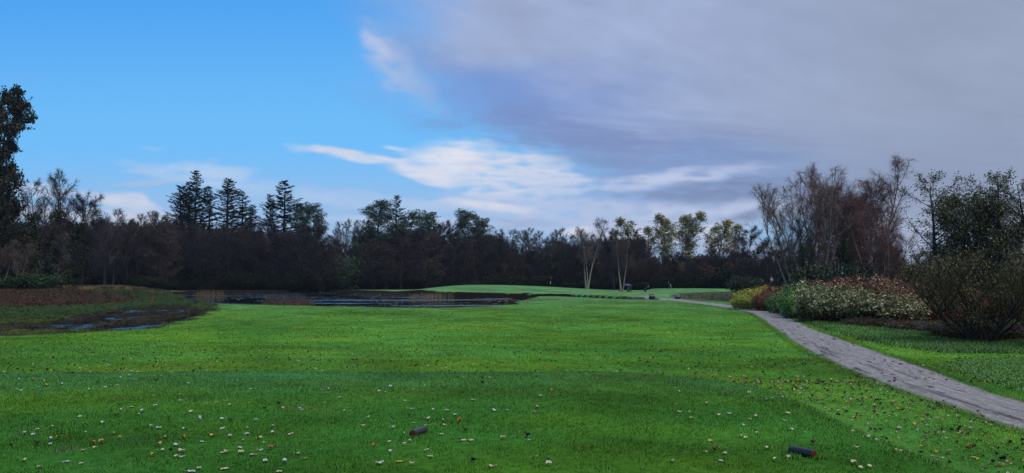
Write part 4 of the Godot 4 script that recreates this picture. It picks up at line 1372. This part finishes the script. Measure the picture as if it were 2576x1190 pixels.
func reed_clump(label: String, px0: float, px1: float, d: float, depth: float, top: float, col: Color, count: int) -> void:
	var t := TB.new()
	var base := Vector3(X((px0 + px1) / 2, d), WATER, -d)
	var half := X(px1, d) - base.x
	for k in count:
		var u := rng.randf_range(-1, 1)
		var p := Vector3(u * half, -0.3, rng.randf_range(-1, 1) * depth * sqrt(1.0 - u * u))
		var hh := (H(top, d) - WATER) * rng.randf_range(0.45, 1.05) * sqrt(1.05 - u * u * 0.8)
		var b := p + Vector3(rng.randf_range(-.25, .25), hh + 0.3, rng.randf_range(-.25, .25))
		t.twig(p, b, 0.035, rv(), vary(col, 0.3))
		if k % 2 == 0:
			t.leaf(p.lerp(b, rng.randf_range(0.3, 0.9)), (Vector3(rng.randf_range(-1, 1), rng.randf_range(-0.3, 0.8), rng.randf_range(-1, 1))).normalized(), Vector3.UP, 0.4, 0.03, vary(col, 0.3))
	var o := thing("reed_clump", label, "reeds")
	o.position = base
	var st := part("stems", t.mesh(), M.grass, o)
	st.set_meta("kind", "stuff")

func build_reeds() -> void:
	reed_clump("brown reeds standing in the far left of the pond", 497, 562, 104, 2.5, 723, Color(0.115, 0.088, 0.052), 420)
	reed_clump("faded brown reeds in the near middle of the pond", 668, 790, 64, 2.5, 735, Color(0.085, 0.062, 0.045), 700)
	reed_clump("pale straw reeds at the foot of the green's bank", 1030, 1165, 97, 1.3, 732, Color(0.21, 0.17, 0.095), 520)
	reed_clump("thin dark reeds along the far bank of the pond", 900, 1035, 112, 2.0, 733, Color(0.07, 0.06, 0.04), 400)
	reed_clump("grey green sedge at the left corner of the pond", 345, 440, 82, 6.0, 738, Color(0.095, 0.125, 0.075), 1500)
	reed_clump("sparse grey sedge stems right of the thick sedge", 440, 530, 78, 3.0, 752, Color(0.08, 0.10, 0.06), 160)

# ---------------------------------------------------------------- things of the course
func box_tb(size: Vector3, bevel: float) -> TB:
	var t := TB.new()
	var h := size * 0.5
	var prof := [[h.x - bevel, h.z - bevel, -h.y], [h.x, h.z, -h.y + bevel], [h.x, h.z, h.y - bevel], [h.x - bevel, h.z - bevel, h.y]]
	for k in 3:
		var a: Array = prof[k]
		var b: Array = prof[k + 1]
		for q in 4:
			var s0 := Vector2([1, 1, -1, -1][q], [1, -1, -1, 1][q])
			var s1 := Vector2([1, -1, -1, 1][q], [-1, -1, 1, 1][q])
			var p0 := Vector3(s0.x * a[0], a[2], s0.y * a[1])
			var p1 := Vector3(s1.x * a[0], a[2], s1.y * a[1])
			var p2 := Vector3(s1.x * b[0], b[2], s1.y * b[1])
			var p3 := Vector3(s0.x * b[0], b[2], s0.y * b[1])
			var nn := (p1 - p0).cross(p3 - p0).normalized()
			if nn.dot(p0 + p1 + p2 + p3) < 0.0: nn = -nn
			t.quad(p0, p1, p2, p3, nn, Color.WHITE)
	for e in [0, 3]:
		var a: Array = prof[e]
		t.quad(Vector3(a[0], a[2], a[1]), Vector3(a[0], a[2], -a[1]), Vector3(-a[0], a[2], -a[1]), Vector3(-a[0], a[2], a[1]), Vector3(0, -1 if e == 0 else 1, 0), Color.WHITE)
	return t

func pipe(a: Vector3, b: Vector3, r: float, sides := 10, r2 := -1.0) -> ArrayMesh:
	var t := TB.new()
	t.tube(PackedVector3Array([a, b]), PackedFloat32Array([r, r if r2 < 0.0 else r2]), sides, Color.WHITE, Color(-1, 0, 0), true)
	return t.mesh()

func lathe(prof: PackedVector2Array, sides: int) -> ArrayMesh:
	var t := TB.new()
	for k in prof.size():
		for q in sides:
			var a := TAU * q / sides
			t.v.append(Vector3(cos(a) * prof[k].x, prof[k].y, sin(a) * prof[k].x))
			var tg := prof[mini(k + 1, prof.size() - 1)] - prof[maxi(k - 1, 0)]
			t.n.append(Vector3(cos(a) * tg.y, -tg.x, sin(a) * tg.y).normalized())
			t.c.append(Color.WHITE)
	for k in prof.size() - 1:
		for q in sides:
			var a := k * sides + q
			var b := k * sides + (q + 1) % sides
			t.i.append(a); t.i.append(b); t.i.append(a + sides)
			t.i.append(b); t.i.append(b + sides); t.i.append(a + sides)
	return t.mesh()

func wheel(parent: Node, at: Vector3, r: float) -> void:
	var tor := TorusMesh.new()
	tor.inner_radius = r * 0.72
	tor.outer_radius = r
	tor.rings = 20
	tor.ring_segments = 8
	var w := part("wheel", tor, M.rubber, parent)
	w.position = at
	w.rotation.z = PI / 2
	var hub := part("rim", pipe(Vector3(0, -0.02, 0), Vector3(0, 0.02, 0), r * 0.74, 14), M.steel, w)
	hub.position = Vector3.ZERO

func golf_trolley(px: float, d: float, turn: float, label: String, bag_col: Color, panel: Color, tilt := 0.55) -> Node3D:
	var o := thing("golf_trolley", label, "golf trolley")
	var x := X(px, d)
	o.position = Vector3(x, ground_h(x, d), -d)
	o.rotation.y = turn
	wheel(o, Vector3(-0.28, 0.15, 0.1), 0.15)
	wheel(o, Vector3(0.28, 0.15, 0.1), 0.15)
	wheel(o, Vector3(0, 0.10, -0.42), 0.10)
	var fr := TB.new()
	fr.tube(PackedVector3Array([Vector3(-0.28, 0.15, 0.1), Vector3(0.28, 0.15, 0.1)]), PackedFloat32Array([0.015, 0.015]), 8, Color.WHITE)
	fr.tube(PackedVector3Array([Vector3(0, 0.10, -0.42), Vector3(0, 0.18, 0.1), Vector3(0, 0.95, 0.52), Vector3(0, 1.02, 0.62)]), PackedFloat32Array([0.018, 0.018, 0.018, 0.018]), 8, Color.WHITE)
	part("frame", fr.mesh(), M.steel, o)
	part("handle", pipe(Vector3(-0.16, 1.02, 0.62), Vector3(0.16, 1.02, 0.62), 0.02), M.rubber, o)
	var bm := plain("bag_cloth", bag_col, 0.75)
	var bag := part("golf_bag", lathe(PackedVector2Array([Vector2(0.001, 0), Vector2(0.13, 0.0), Vector2(0.145, 0.05), Vector2(0.135, 0.3), Vector2(0.14, 0.6), Vector2(0.15, 0.82), Vector2(0.155, 0.86), Vector2(0.13, 0.87), Vector2(0.001, 0.84)]), 14), bm, o)
	bag.position = Vector3(0, 0.14, -0.06)
	bag.rotation.x = tilt
	var pk := part("pocket", box_tb(Vector3(0.2, 0.42, 0.09), 0.02).mesh(), plain("pocket_cloth", panel, 0.7), bag)
	pk.position = Vector3(0, 0.4, -0.16)
	for k in 6:
		var a := TAU * k / 6.0
		var p := Vector3(cos(a) * 0.07, 0.8, sin(a) * 0.07)
		var e := p + Vector3(cos(a) * 0.05, 0.22 + 0.05 * (k % 3), sin(a) * 0.05)
		var cl := part("golf_club", pipe(p, e, 0.007, 6), M.steel, bag)
		var hd := part("club_head", box_tb(Vector3(0.085, 0.05, 0.035), 0.012).mesh(), M.steel if k % 2 else M.rubber, cl)
		hd.position = e + Vector3(0.03, 0.01, 0)
	return o

func stake(px: float, base: float, high: float, d: float, label: String, col: StandardMaterial3D, lean := 0.0) -> void:
	var x := X(px, d)
	var y := ground_h(x, d)
	var h := high / F * d
	var o := thing("marker_stake", label, "stake", "")
	o.position = Vector3(x, y - 0.05, -d)
	o.rotation.z = lean
	var b := part("post", box_tb(Vector3(0.06, h + 0.05, 0.06), 0.006).mesh(), col, o)
	b.position.y = (h + 0.05) / 2
	var c := part("top", lathe(PackedVector2Array([Vector2(0.042, 0), Vector2(0.02, 0.03), Vector2(0.001, 0.035)]), 4), col, o)
	c.position.y = h + 0.05
	c.rotation.y = PI / 4

func tee_marker(a: Vector2, b: Vector2, r: float, label: String) -> void:
	var o := thing("log_tee_marker", label, "tee marker")
	var la := Vector3(a.x, ground_h(a.x, a.y) + r * 0.93, -a.y)
	var lb := Vector3(b.x, ground_h(b.x, b.y) + r * 0.93, -b.y)
	o.position = la.lerp(lb, 0.5) - Vector3(0, r + 0.006, 0)
	var l := la.distance_to(lb)
	var prof := PackedVector2Array([Vector2(r * 0.9, -l / 2), Vector2(r * 0.985, -l / 2 + 0.006), Vector2(r, -l / 2 + 0.02), Vector2(r * 0.985, 0.0), Vector2(r, l / 2 - 0.02), Vector2(r * 0.985, l / 2 - 0.006), Vector2(r * 0.9, l / 2)])
	var body := part("log", lathe(prof, 24), M.log, o)
	body.position = Vector3(0, r, 0)
	body.basis = Basis(Quaternion(Vector3.UP, (la - lb).normalized()))
	for s in [1.0, -1.0]:
		var cap := part("painted_end", lathe(PackedVector2Array([Vector2(0.001, 0.004), Vector2(r * 0.6, 0.004), Vector2(r * 0.9, 0.0)]), 24), M.redend, body)
		cap.position = Vector3(0, s * (l / 2 + 0.001), 0)
		if s < 0: cap.rotation.x = PI
	collars.append(o.position)
	var band := part("ground_clip", pipe(Vector3(0, 0.02, 0), Vector3(0, -0.12, 0), 0.008, 6), M.steel, o)
	band.position = Vector3(0, 0, 0)

func stone(parent: Node, at: Vector3, s: Vector3, tone: float) -> void:
	var t := TB.new()
	var sp := SphereMesh.new()
	sp.radial_segments = 10
	sp.rings = 6
	var arr := sp.get_mesh_arrays()
	var vs: PackedVector3Array = arr[Mesh.ARRAY_VERTEX]
	var off := rng.randf() * 100.0
	for q in vs:
		var u := q.normalized()
		var k := 1.0 + 0.28 * n_warp.get_noise_3d(u.x * 14.0 + off, u.y * 14.0, u.z * 14.0)
		var c := Vector3(clampf(u.x * 1.25, -0.86, 0.86), clampf(u.y * 1.25, -0.8, 0.8), clampf(u.z * 1.25, -0.86, 0.86)) * k
		t.v.append(Vector3(c.x * s.x, c.y * s.y, c.z * s.z) * 0.58)
		t.n.append(u)
		t.c.append(Color(tone, tone, tone * 1.05))
	t.i = arr[Mesh.ARRAY_INDEX]
	var o := part("stone", t.mesh(), M.stone, parent)
	o.position = at
	o.rotation.y = rng.randf() * TAU

func build_course_things() -> void:
	M.rubber = plain("dark_rubber", Color(0.02, 0.02, 0.022), 0.6)
	M.steel = plain("steel", Color(0.35, 0.35, 0.36), 0.35)
	M.steel.metallic = 0.8
	M.red = plain("red_paint", Color(0.36, 0.04, 0.02), 0.6)
	M.orange = plain("orange_paint", Color(0.36, 0.10, 0.02), 0.6)
	M.black = plain("black_paint", Color(0.012, 0.012, 0.012), 0.7)
	M.white = plain("white_paint", Color(0.78, 0.78, 0.76), 0.5)
	M.redend = plain("red_end_paint", Color(0.085, 0.008, 0.012), 0.55)
	var lg := plain("dark_log", Color(0.007, 0.006, 0.008), 0.28, 0.45)
	lg.heightmap_enabled = true
	lg.heightmap_scale = 0.5
	lg.heightmap_texture = noise_tex(0.05, 4, 0.0, 1.0, 256, 51)
	lg.uv1_triplanar = true
	lg.uv1_scale = Vector3(9, 2, 9)
	lg.clearcoat_enabled = true
	lg.clearcoat = 0.35
	lg.clearcoat_roughness = 0.15
	M.log = lg
	var st := mat("rough_stone", 0.9, 0.2)
	st.albedo_texture = noise_tex(0.04, 4, 0.55, 1.0, 256, 61)
	st.uv1_triplanar = true
	st.uv1_scale = Vector3(1.5, 1.5, 1.5)
	M.stone = st

	# near end first
	var a := gp(1038, 1100, 0.0)
	tee_marker(a, a + Vector2(0.098, 0.215), 0.043, "dark log tee marker with dull red end, leftmost of the two")
	a = gp(2049, 1153, 0.0)
	tee_marker(a, a + Vector2(-0.145, 0.19), 0.041, "dark log tee marker with shiny blue grey top, rightmost of the two")

	# blades that stand up against the logs
	var blades := tufted(30, 0.05, 0.02, 0.05, 0.005, 0.7, Color(1, 1, 1), 0.3)
	var cw: Array[Transform3D] = []
	var cc: Array[Color] = []
	for p in collars:
		for k in 44:
			var q: Vector3 = p + Vector3(rng.randf_range(-0.17, 0.17), 0, rng.randf_range(-0.17, 0.17))
			cw.append(Transform3D(Basis(Vector3.UP, rng.randf() * TAU), Vector3(q.x, ground_h(q.x, -q.z) - 0.004, q.z)))
			cc.append(vary(lawn_color(q.x, -q.z) * 1.1, 0.2))
	multi("marker_grass", blades, M.grass, cw, cc, "longer grass blades left standing round the tee markers")
	stake(383, 762, 15, 60, "leaning red stake by the sedge at the left of the mud", M.red, -0.25)
	stake(750, 768, 8, 52, "short red stake at the pond's near edge before the brown reeds", M.red)
	stake(1095, 773, 10, 50.5, "red stake at the near edge of the pond, left of the orange one", M.red)
	stake(1328, 767, 12, 57, "dark orange stake on the lawn at the right end of the pond", M.orange)
	stake(1217, 737, 7, 98, "small orange stake on the bank below the green", M.orange)
	stake(1434, 741, 9, 92, "yellow and black stake beyond the ditch below the flag", M.orange)
	stake(972, 731, 7, 140, "tiny red stake on the grass behind the pond", M.red)
	stake(1623, 754, 7, 70.2, "shorter of the two orange stakes at the end of the ditch", M.orange)
	stake(1628, 754, 14, 70.0, "taller of the two orange stakes at the end of the ditch", M.orange)
	stake(324, 750, 11, 74, "black stump post standing in the rank grass on the left", M.black)

	# flagstick on the green
	var fd := 128.0
	var fx := X(1385, fd)
	var fl := thing("flagstick", "thin golf flagstick with a red flag on the raised green", "flagstick")
	fl.position = Vector3(fx, ground_h(fx, fd) - 0.05, -fd)
	part("lower_pole", pipe(Vector3.ZERO, Vector3(0, 0.55, 0), 0.016), M.black, fl)
	part("white_band", pipe(Vector3(0, 0.55, 0), Vector3(0, 0.98, 0), 0.026), M.white, fl)
	part("upper_pole", pipe(Vector3(0, 0.98, 0), Vector3(0, 1.86, 0), 0.016), M.black, fl)
	var cloth := TB.new()
	for k in 7:
		var y0 := 1.84 - k * 0.065
		var y1 := y0 - 0.065
		var w0 := 0.13 + 0.03 * sin(k * 1.1)
		var w1 := 0.13 + 0.03 * sin((k + 1) * 1.1)
		var z0 := 0.05 * sin(k * 0.9)
		var z1 := 0.05 * sin((k + 1) * 0.9)
		cloth.quad(Vector3(0.012, y0, 0), Vector3(w0, y0 - 0.05, z0), Vector3(w1, y1 - 0.05, z1), Vector3(0.012, y1, 0), Vector3(0, 0, 1), Color.WHITE)
		cloth.quad(Vector3(0.012, y0, -0.006), Vector3(w0, y0 - 0.05, z0 - 0.006), Vector3(w1, y1 - 0.05, z1 - 0.006), Vector3(0.012, y1, -0.006), Vector3(0, 0, -1), Color.WHITE)
	part("flag", cloth.mesh(), plain("flag_cloth", Color(0.30, 0.025, 0.035), 0.8), fl)

	# golf trolleys left beside the next tee, one under an open umbrella
	golf_trolley(1582, 113, 0.5, "golf trolley with a navy and white bag under the open umbrella", Color(0.015, 0.02, 0.06), Color(0.6, 0.62, 0.7), 0.35)
	golf_trolley(1621, 114, 1.1, "dark golf trolley with a navy bag right of the twin stemmed birch", Color(0.012, 0.013, 0.03), Color(0.03, 0.04, 0.10), 0.75)
	golf_trolley(1686, 126, -0.9, "black golf trolley with a pale panel standing on the far small tee", Color(0.012, 0.013, 0.018), Color(0.45, 0.46, 0.5), 0.5)
	var um := thing("umbrella", "open navy golf umbrella over a trolley beside the white birch", "umbrella")
	var ux := X(1577, 113.4)
	um.position = Vector3(ux, ground_h(ux, 113.4), -113.4)
	part("shaft", pipe(Vector3(0, 0.25, 0), Vector3(0, 1.32, 0), 0.012), M.steel, um)
	var cp := PackedVector2Array()
	for k in 9:
		var t := k / 8.0
		cp.append(Vector2(0.66 * sin(t * 1.35) / sin(1.35) + 0.001, 1.30 - 0.34 * (1.0 - cos(t * 1.35)) / (1.0 - cos(1.35))))
	part("canopy", lathe(cp, 8), plain("umbrella_cloth", Color(0.045, 0.045, 0.10), 0.6), um)
	for k in 8:
		var an := TAU * k / 8.0
		part("rib", pipe(Vector3(cos(an) * 0.64, 0.96, sin(an) * 0.64), Vector3(0, 1.24, 0), 0.006, 5), M.steel, um)
	part("grip", pipe(Vector3(0, 0.12, 0), Vector3(0, 0.27, 0), 0.022), M.rubber, um)

	# rough stone piers at the path's end
	for q in [[1639.5, 71.5, "grey stone pier left of the path where the ditch ends"], [1703.5, 73.5, "grey stone pier right of the path before the faded heath"]]:
		var o := thing("stone_pier", q[2], "stone pier")
		var x := X(q[0], q[1])
		o.position = Vector3(x, ground_h(x, q[1]), -q[1])
		stone(o, Vector3(-0.10, 0.09, 0.02), Vector3(0.26, 0.22, 0.32), 0.05)
		stone(o, Vector3(0.12, 0.10, -0.02), Vector3(0.26, 0.24, 0.34), 0.06)
		stone(o, Vector3(0.0, 0.27, 0.02), Vector3(0.44, 0.18, 0.36), 0.30)
		stone(o, Vector3(-0.11, 0.41, 0.0), Vector3(0.26, 0.18, 0.30), 0.36)
		stone(o, Vector3(0.10, 0.42, 0.02), Vector3(0.28, 0.20, 0.30), 0.28)

# ---------------------------------------------------------------- fallen leaves
var collars: Array[Vector3] = []
var leaf_mesh := []
func make_leaf(curl: float, stalk: float, lobed: bool) -> ArrayMesh:
	var t := TB.new()
	var m := 9
	var l := 0.072
	var rows := []
	for k in m:
		var f := float(k) / (m - 1)
		var w := 0.025 * pow(sin(PI * clampf(f * 0.94 + 0.03, 0, 1)), 0.75) * (1.25 - 0.5 * f)
		if lobed: w *= 0.95 * (0.75 + 0.45 * absf(sin(f * PI * 3.0)))
		var y := 0.012 + curl * 0.03 * (f - 0.5) * (f - 0.5) * 4.0 + 0.004 * sin(f * 9.0)
		rows.append([Vector3(-w, y + curl * w * 0.5 + 0.003 * sin(k * 2.0), (f - 0.5) * l), Vector3(0, y - 0.003, (f - 0.5) * l), Vector3(w, y + curl * w * 0.62, (f - 0.5) * l)])
	for k in m - 1:
		for s in 2:
			var p0: Vector3 = rows[k][s]
			var p1: Vector3 = rows[k][s + 1]
			var p2: Vector3 = rows[k + 1][s + 1]
			var p3: Vector3 = rows[k + 1][s]
			var nn := (p1 - p0).cross(p3 - p0)
			nn = nn.normalized() if nn.length() > 1e-9 else Vector3.UP
			if nn.y < 0: nn = -nn
			t.quad(p0, p1, p2, p3, nn, Color.WHITE)
	t.tube(PackedVector3Array([Vector3(0, 0.012 + curl * 0.03, l / 2), Vector3(0.006, 0.016, l / 2 + stalk * 0.5), Vector3(0.014, 0.012, l / 2 + stalk)]), PackedFloat32Array([0.0013, 0.0012, 0.0012]), 3, Color(0.9, 0.95, 0.6))
	return t.mesh()

func leaf_zone(p: Vector2) -> String:
	if Geometry2D.is_point_in_polygon(p, path_poly): return "on the gravel path"
	if p.x > path_r[40].x and p.x > 7.5: return "on the grass right of the gravel path"
	var s := tee_sd(p)
	if s > 0.15 and p.y > 13.0: return "on the fairway beyond the tee"
	if s > 0.15: return "on the grass between the tee and the path"
	if p.y > 12.4: return "along the front edge of the tee"
	var near_left := p.distance_to(gp(1047, 1092, 0.0))
	var near_right := p.distance_to(gp(2037, 1145, 0.0))
	if near_left < 0.55: return "close beside the left log tee marker"
	if near_right < 0.6: return "close beside the right log tee marker"
	if p.y > 9.6:
		if p.x < -4.2: return "halfway up the tee near the picture's left edge"
		if p.x < -2.2: return "halfway up the tee, well left of the left log marker"
		if p.x < -0.4: return "halfway up the tee, straight beyond the left log marker"
		if p.x < 1.8: return "halfway up the tee, between the two log markers"
		return "halfway up the tee, beyond the right log marker"
	if p.x < -2.6:
		if p.y < 7.0: return "at the bottom left, nearest the camera"
		return ("far left" if p.x < -3.9 else "left") + (" on the near part of the tee" if p.y < 8.2 else " on the tee, farther than the left log marker")
	if p.x < -1.1: return "on the tee left of the left log marker"
	if p.x < 0.9: return "in the foreground right of the left log marker"
	if p.x < 2.6: return "on the tee between the two log tee markers"
	return "on the tee right of the right log tee marker"

func build_leaves() -> void:
	for k in 3:
		leaf_mesh.append(make_leaf([0.55, -0.4, 0.25][k], [0.03, 0.055, 0.01][k], false))
	leaf_mesh.append(make_leaf(0.8, 0.04, true))
	leaf_mesh.append(make_leaf(1.1, 0.02, true))
	var tones := {"w": ["pale silver grey", Color(0.36, 0.375, 0.38)], "c": ["pale cream green", Color(0.38, 0.36, 0.23)], "y": ["yellow", Color(0.36, 0.27, 0.04)], "o": ["orange", Color(0.30, 0.12, 0.025)], "t": ["tan", Color(0.32, 0.20, 0.10)], "b": ["brown", Color(0.085, 0.048, 0.03)], "d": ["dark curled", Color(0.022, 0.018, 0.015)]}
	var lm := {}
	for k in tones:
		var m := plain("leaf_" + tones[k][0].replace(" ", "_"), tones[k][1], 0.7, 0.3)
		m.vertex_color_use_as_albedo = true
		m.backlight_enabled = true
		m.backlight = Color(0.15, 0.15, 0.12)
		lm[k] = m
	var spots := []
	# places read off the photograph, in three runs with their own offset and scale
	var runs := [
		[0.0, 901.6, 0.3, "c", [345, 278, 710, 99, 475, 118, 1000, 105, 1060, 248, 980, 232, 1098, 418, 708, 638, 945, 642, 440, 590, 320, 618, 700, 785, 680, 890, 200, 870, 798, 765, 1520, 790, 1480, 835, 1350, 788, 2095, 378, 1815, 376, 2040, 700, 2220, 720, 2440, 642, 2490, 812, 1885, 932, 1670, 935, 2340, 955, 1870, 798, 2020, 803, 2175, 683, 2120, 815, 1895, 793, 1605, 463]],
		[0.0, 901.6, 0.3, "w", [155, 187, 285, 172, 135, 260, 170, 280, 318, 256, 510, 226, 710, 212, 755, 270, 880, 257, 1005, 176, 1075, 160, 1130, 184, 1155, 121, 1430, 116, 1352, 153, 1432, 205, 1318, 239, 1580, 213, 760, 126, 1292, 330, 1515, 362, 1155, 484, 1195, 458, 1008, 445, 1300, 402, 668, 500, 862, 556, 1270, 578, 1325, 590, 1525, 608, 1675, 497, 1665, 529, 1868, 522, 1935, 403, 1902, 362, 2100, 265, 2145, 530, 2070, 598, 2070, 642, 2285, 578, 2290, 640, 1925, 668, 1692, 708, 1480, 740, 1865, 596, 415, 692, 418, 738, 275, 648, 205, 650, 555, 877, 330, 930, 1525, 840, 2010, 754, 2180, 785, 2270, 745, 2225, 872, 2388, 877, 1600, 955, 2510, 432, 2530, 445, 2372, 428, 2520, 255, 1988, 198, 2098, 103]],
		[0.0, 901.6, 0.3, "o", [272, 198, 485, 685, 555, 682, 780, 732, 1535, 682, 2265, 768]],
		[0.0, 901.6, 0.3, "y", [400, 235, 380, 205, 655, 280, 1000, 680, 1285, 825, 1780, 662, 830, 78, 1890, 72, 2555, 850]],
		[0.0, 901.6, 0.3, "t", [1510, 324, 850, 722, 1395, 680, 1330, 742, 960, 45]],
		[0.0, 901.6, 0.3, "d", [605, 135, 1308, 200, 815, 215, 1000, 402, 970, 496, 1418, 512, 1430, 790, 2220, 435, 1930, 542, 2335, 395, 300, 560, 305, 735, 90, 748, 1620, 122, 1565, 157]],
		[772.8, 901.6, 0.25, "c", [1208, 622, 1070, 655, 1200, 682, 1364, 634, 1385, 682, 975, 754, 1350, 768, 1575, 830, 1648, 833, 828, 843, 385, 543, 1255, 530, 983, 431, 180, 460, 190, 352, 1480, 230, 1205, 925, 1235, 992, 1058, 1075, 1865, 1105, 2430, 1085, 1970, 812, 2308, 508, 1668, 420]],
		[772.8, 901.6, 0.25, "w", [832, 300, 728, 343, 786, 343, 150, 330, 222, 318, 325, 400, 610, 607, 560, 691, 860, 708, 975, 877, 1035, 840, 845, 950, 1490, 579, 1050, 512, 1065, 318, 1180, 284, 1575, 211, 1840, 198, 1890, 542, 2012, 540, 2236, 828, 732, 1070, 2354, 385, 2295, 552, 1405, 525]],
		[772.8, 901.6, 0.25, "o", [1537, 650, 675, 890]],
		[772.8, 901.6, 0.25, "y", [930, 1046, 2305, 1008, 2470, 330]],
		[772.8, 901.6, 0.25, "d", [1760, 212, 1762, 263, 1565, 355, 1030, 590, 1590, 740, 2215, 795, 1670, 1045, 2420, 1040, 2305, 198]],
		[1674.4, 901.6, 0.35, "c", [105, 250, 300, 333, 105, 397, 168, 400, 390, 424, 610, 446, 640, 432, 880, 402, 910, 517, 540, 570, 578, 587, 740, 661, 795, 743, 1357, 768, 1405, 805, 1378, 658, 1450, 570, 1350, 508, 1680, 518, 1810, 505, 1690, 678, 1475, 795, 600, 250, 975, 265, 285, 685, 45, 748, 1110, 325]],
		[1674.4, 901.6, 0.35, "w", [560, 485, 460, 405, 835, 285, 768, 298, 725, 312, 660, 547, 885, 713, 398, 742, 1000, 545, 1510, 593, 425, 694, 1880, 600, 860, 457]],
		[1674.4, 901.6, 0.35, "y", [320, 598, 75, 335, 1650, 680, 1530, 560, 1850, 658, 2160, 505, 2215, 730, 2395, 790, 1600, 380, 2250, 752, 190, 440]],
		[1674.4, 901.6, 0.35, "o", [1340, 230, 960, 167, 2180, 675, 1945, 552, 335, 68, 1995, 330, 1870, 168, 2475, 440, 1935, 90, 2032, 110, 2195, 140, 2320, 180]],
		[1674.4, 901.6, 0.35, "b", [2075, 365, 2205, 470, 2475, 632, 355, 675, 1060, 622, 1880, 600, 2355, 775, 1500, 400, 1175, 437, 925, 348]],
	]
	for r in runs:
		var l: Array = r[4]
		for k in range(0, l.size(), 2):
			var p := gp(r[0] + l[k] * r[2], r[1] + l[k + 1] * r[2], 0.0)
			if tee_sd(p) > 0.0: p = gp(r[0] + l[k] * r[2], r[1] + l[k + 1] * r[2], -0.25)
			spots.append([p, r[3]])
	# the rest of the scatter, thick below the path and beyond the tee's edge
	while spots.size() < 300:
		var d := rng.randf_range(6.2, 17.5)
		var p := Vector2(rng.randf_range(-0.66, 0.68) * d, d)
		var right := p.x > 3.9 and p.x < 6.2 and d < 12.0
		if not (right or (d > 13.8 and rng.randf() < 0.55)): continue
		spots.append([p, ["y", "t", "c", "o", "b", "b", "t", "c", "d"][rng.randi() % 9]])
	var first := {}
	for s in spots:
		var p: Vector2 = s[0]
		var key: String = s[1]
		var label: String = "%s fallen leaf %s" % [tones[key][0], leaf_zone(p)]
		var shape := rng.randi() % 3 if key in ["w", "c", "y"] else 3 + rng.randi() % 2
		var group: String = tones[key][0] + " fallen leaves scattered on the grass"
		var o: MeshInstance3D
		var k2 := key + str(shape)
		if not first.has(k2):
			o = part("fallen_leaf", leaf_mesh[shape], lm[key], self)
			tag(o, label, "leaf", group)
			first[k2] = o
		else:
			o = dup(first[k2], label, group)
		var sc := rng.randf_range(0.6, 1.08) * (1.0 if key in ["o", "t"] else 1.0)
		o.position = Vector3(p.x, ground_h(p.x, p.y) + 0.012, -p.y)
		if Geometry2D.is_point_in_polygon(p, path_poly): o.position.y += 0.02
		o.rotation = Vector3(rng.randf_range(-0.1, 0.1), rng.randf() * TAU, rng.randf_range(-0.1, 0.1))
		o.scale = Vector3(sc, sc, sc)
	var where: Array[Transform3D] = []
	var tints: Array[Color] = []
	for k in 4600:
		var d := 13.7 + pow(rng.randf(), 2.4) * 45.0
		var x := d * rng.randf_range(-0.72, 0.74)
		if k > 3500:
			d = rng.randf_range(5.0, 14.0)
			x = rng.randf_range(3.7, 6.6)
		var r := region(Vector2(x, d))
		if r != "lawn" and not (r == "path" and rng.randf() < 0.25): continue
		if tee_sd(Vector2(x, d)) < 0.2: continue
		if d > 22.0 and n_fine.get_noise_2d(x * 2.0, d * 2.0) < -0.05: continue
		var sc := rng.randf_range(0.55, 1.0) if k < 3500 else rng.randf_range(0.3, 0.9)
		where.append(Transform3D(Basis.from_euler(Vector3(rng.randf_range(-.3, .3), rng.randf() * TAU, rng.randf_range(-.3, .3))).scaled(Vector3(sc, sc, sc)), Vector3(x, ground_h(x, d) + 0.01, -d)))
		tints.append(tones[["d", "d", "c", "y", "t", "b", "d", "c"][rng.randi() % 8]][1])
	multi("leaf_litter", leaf_mesh[3], M.leaf, where, tints, "small yellow, brown and pale leaves strewn over the fairway")
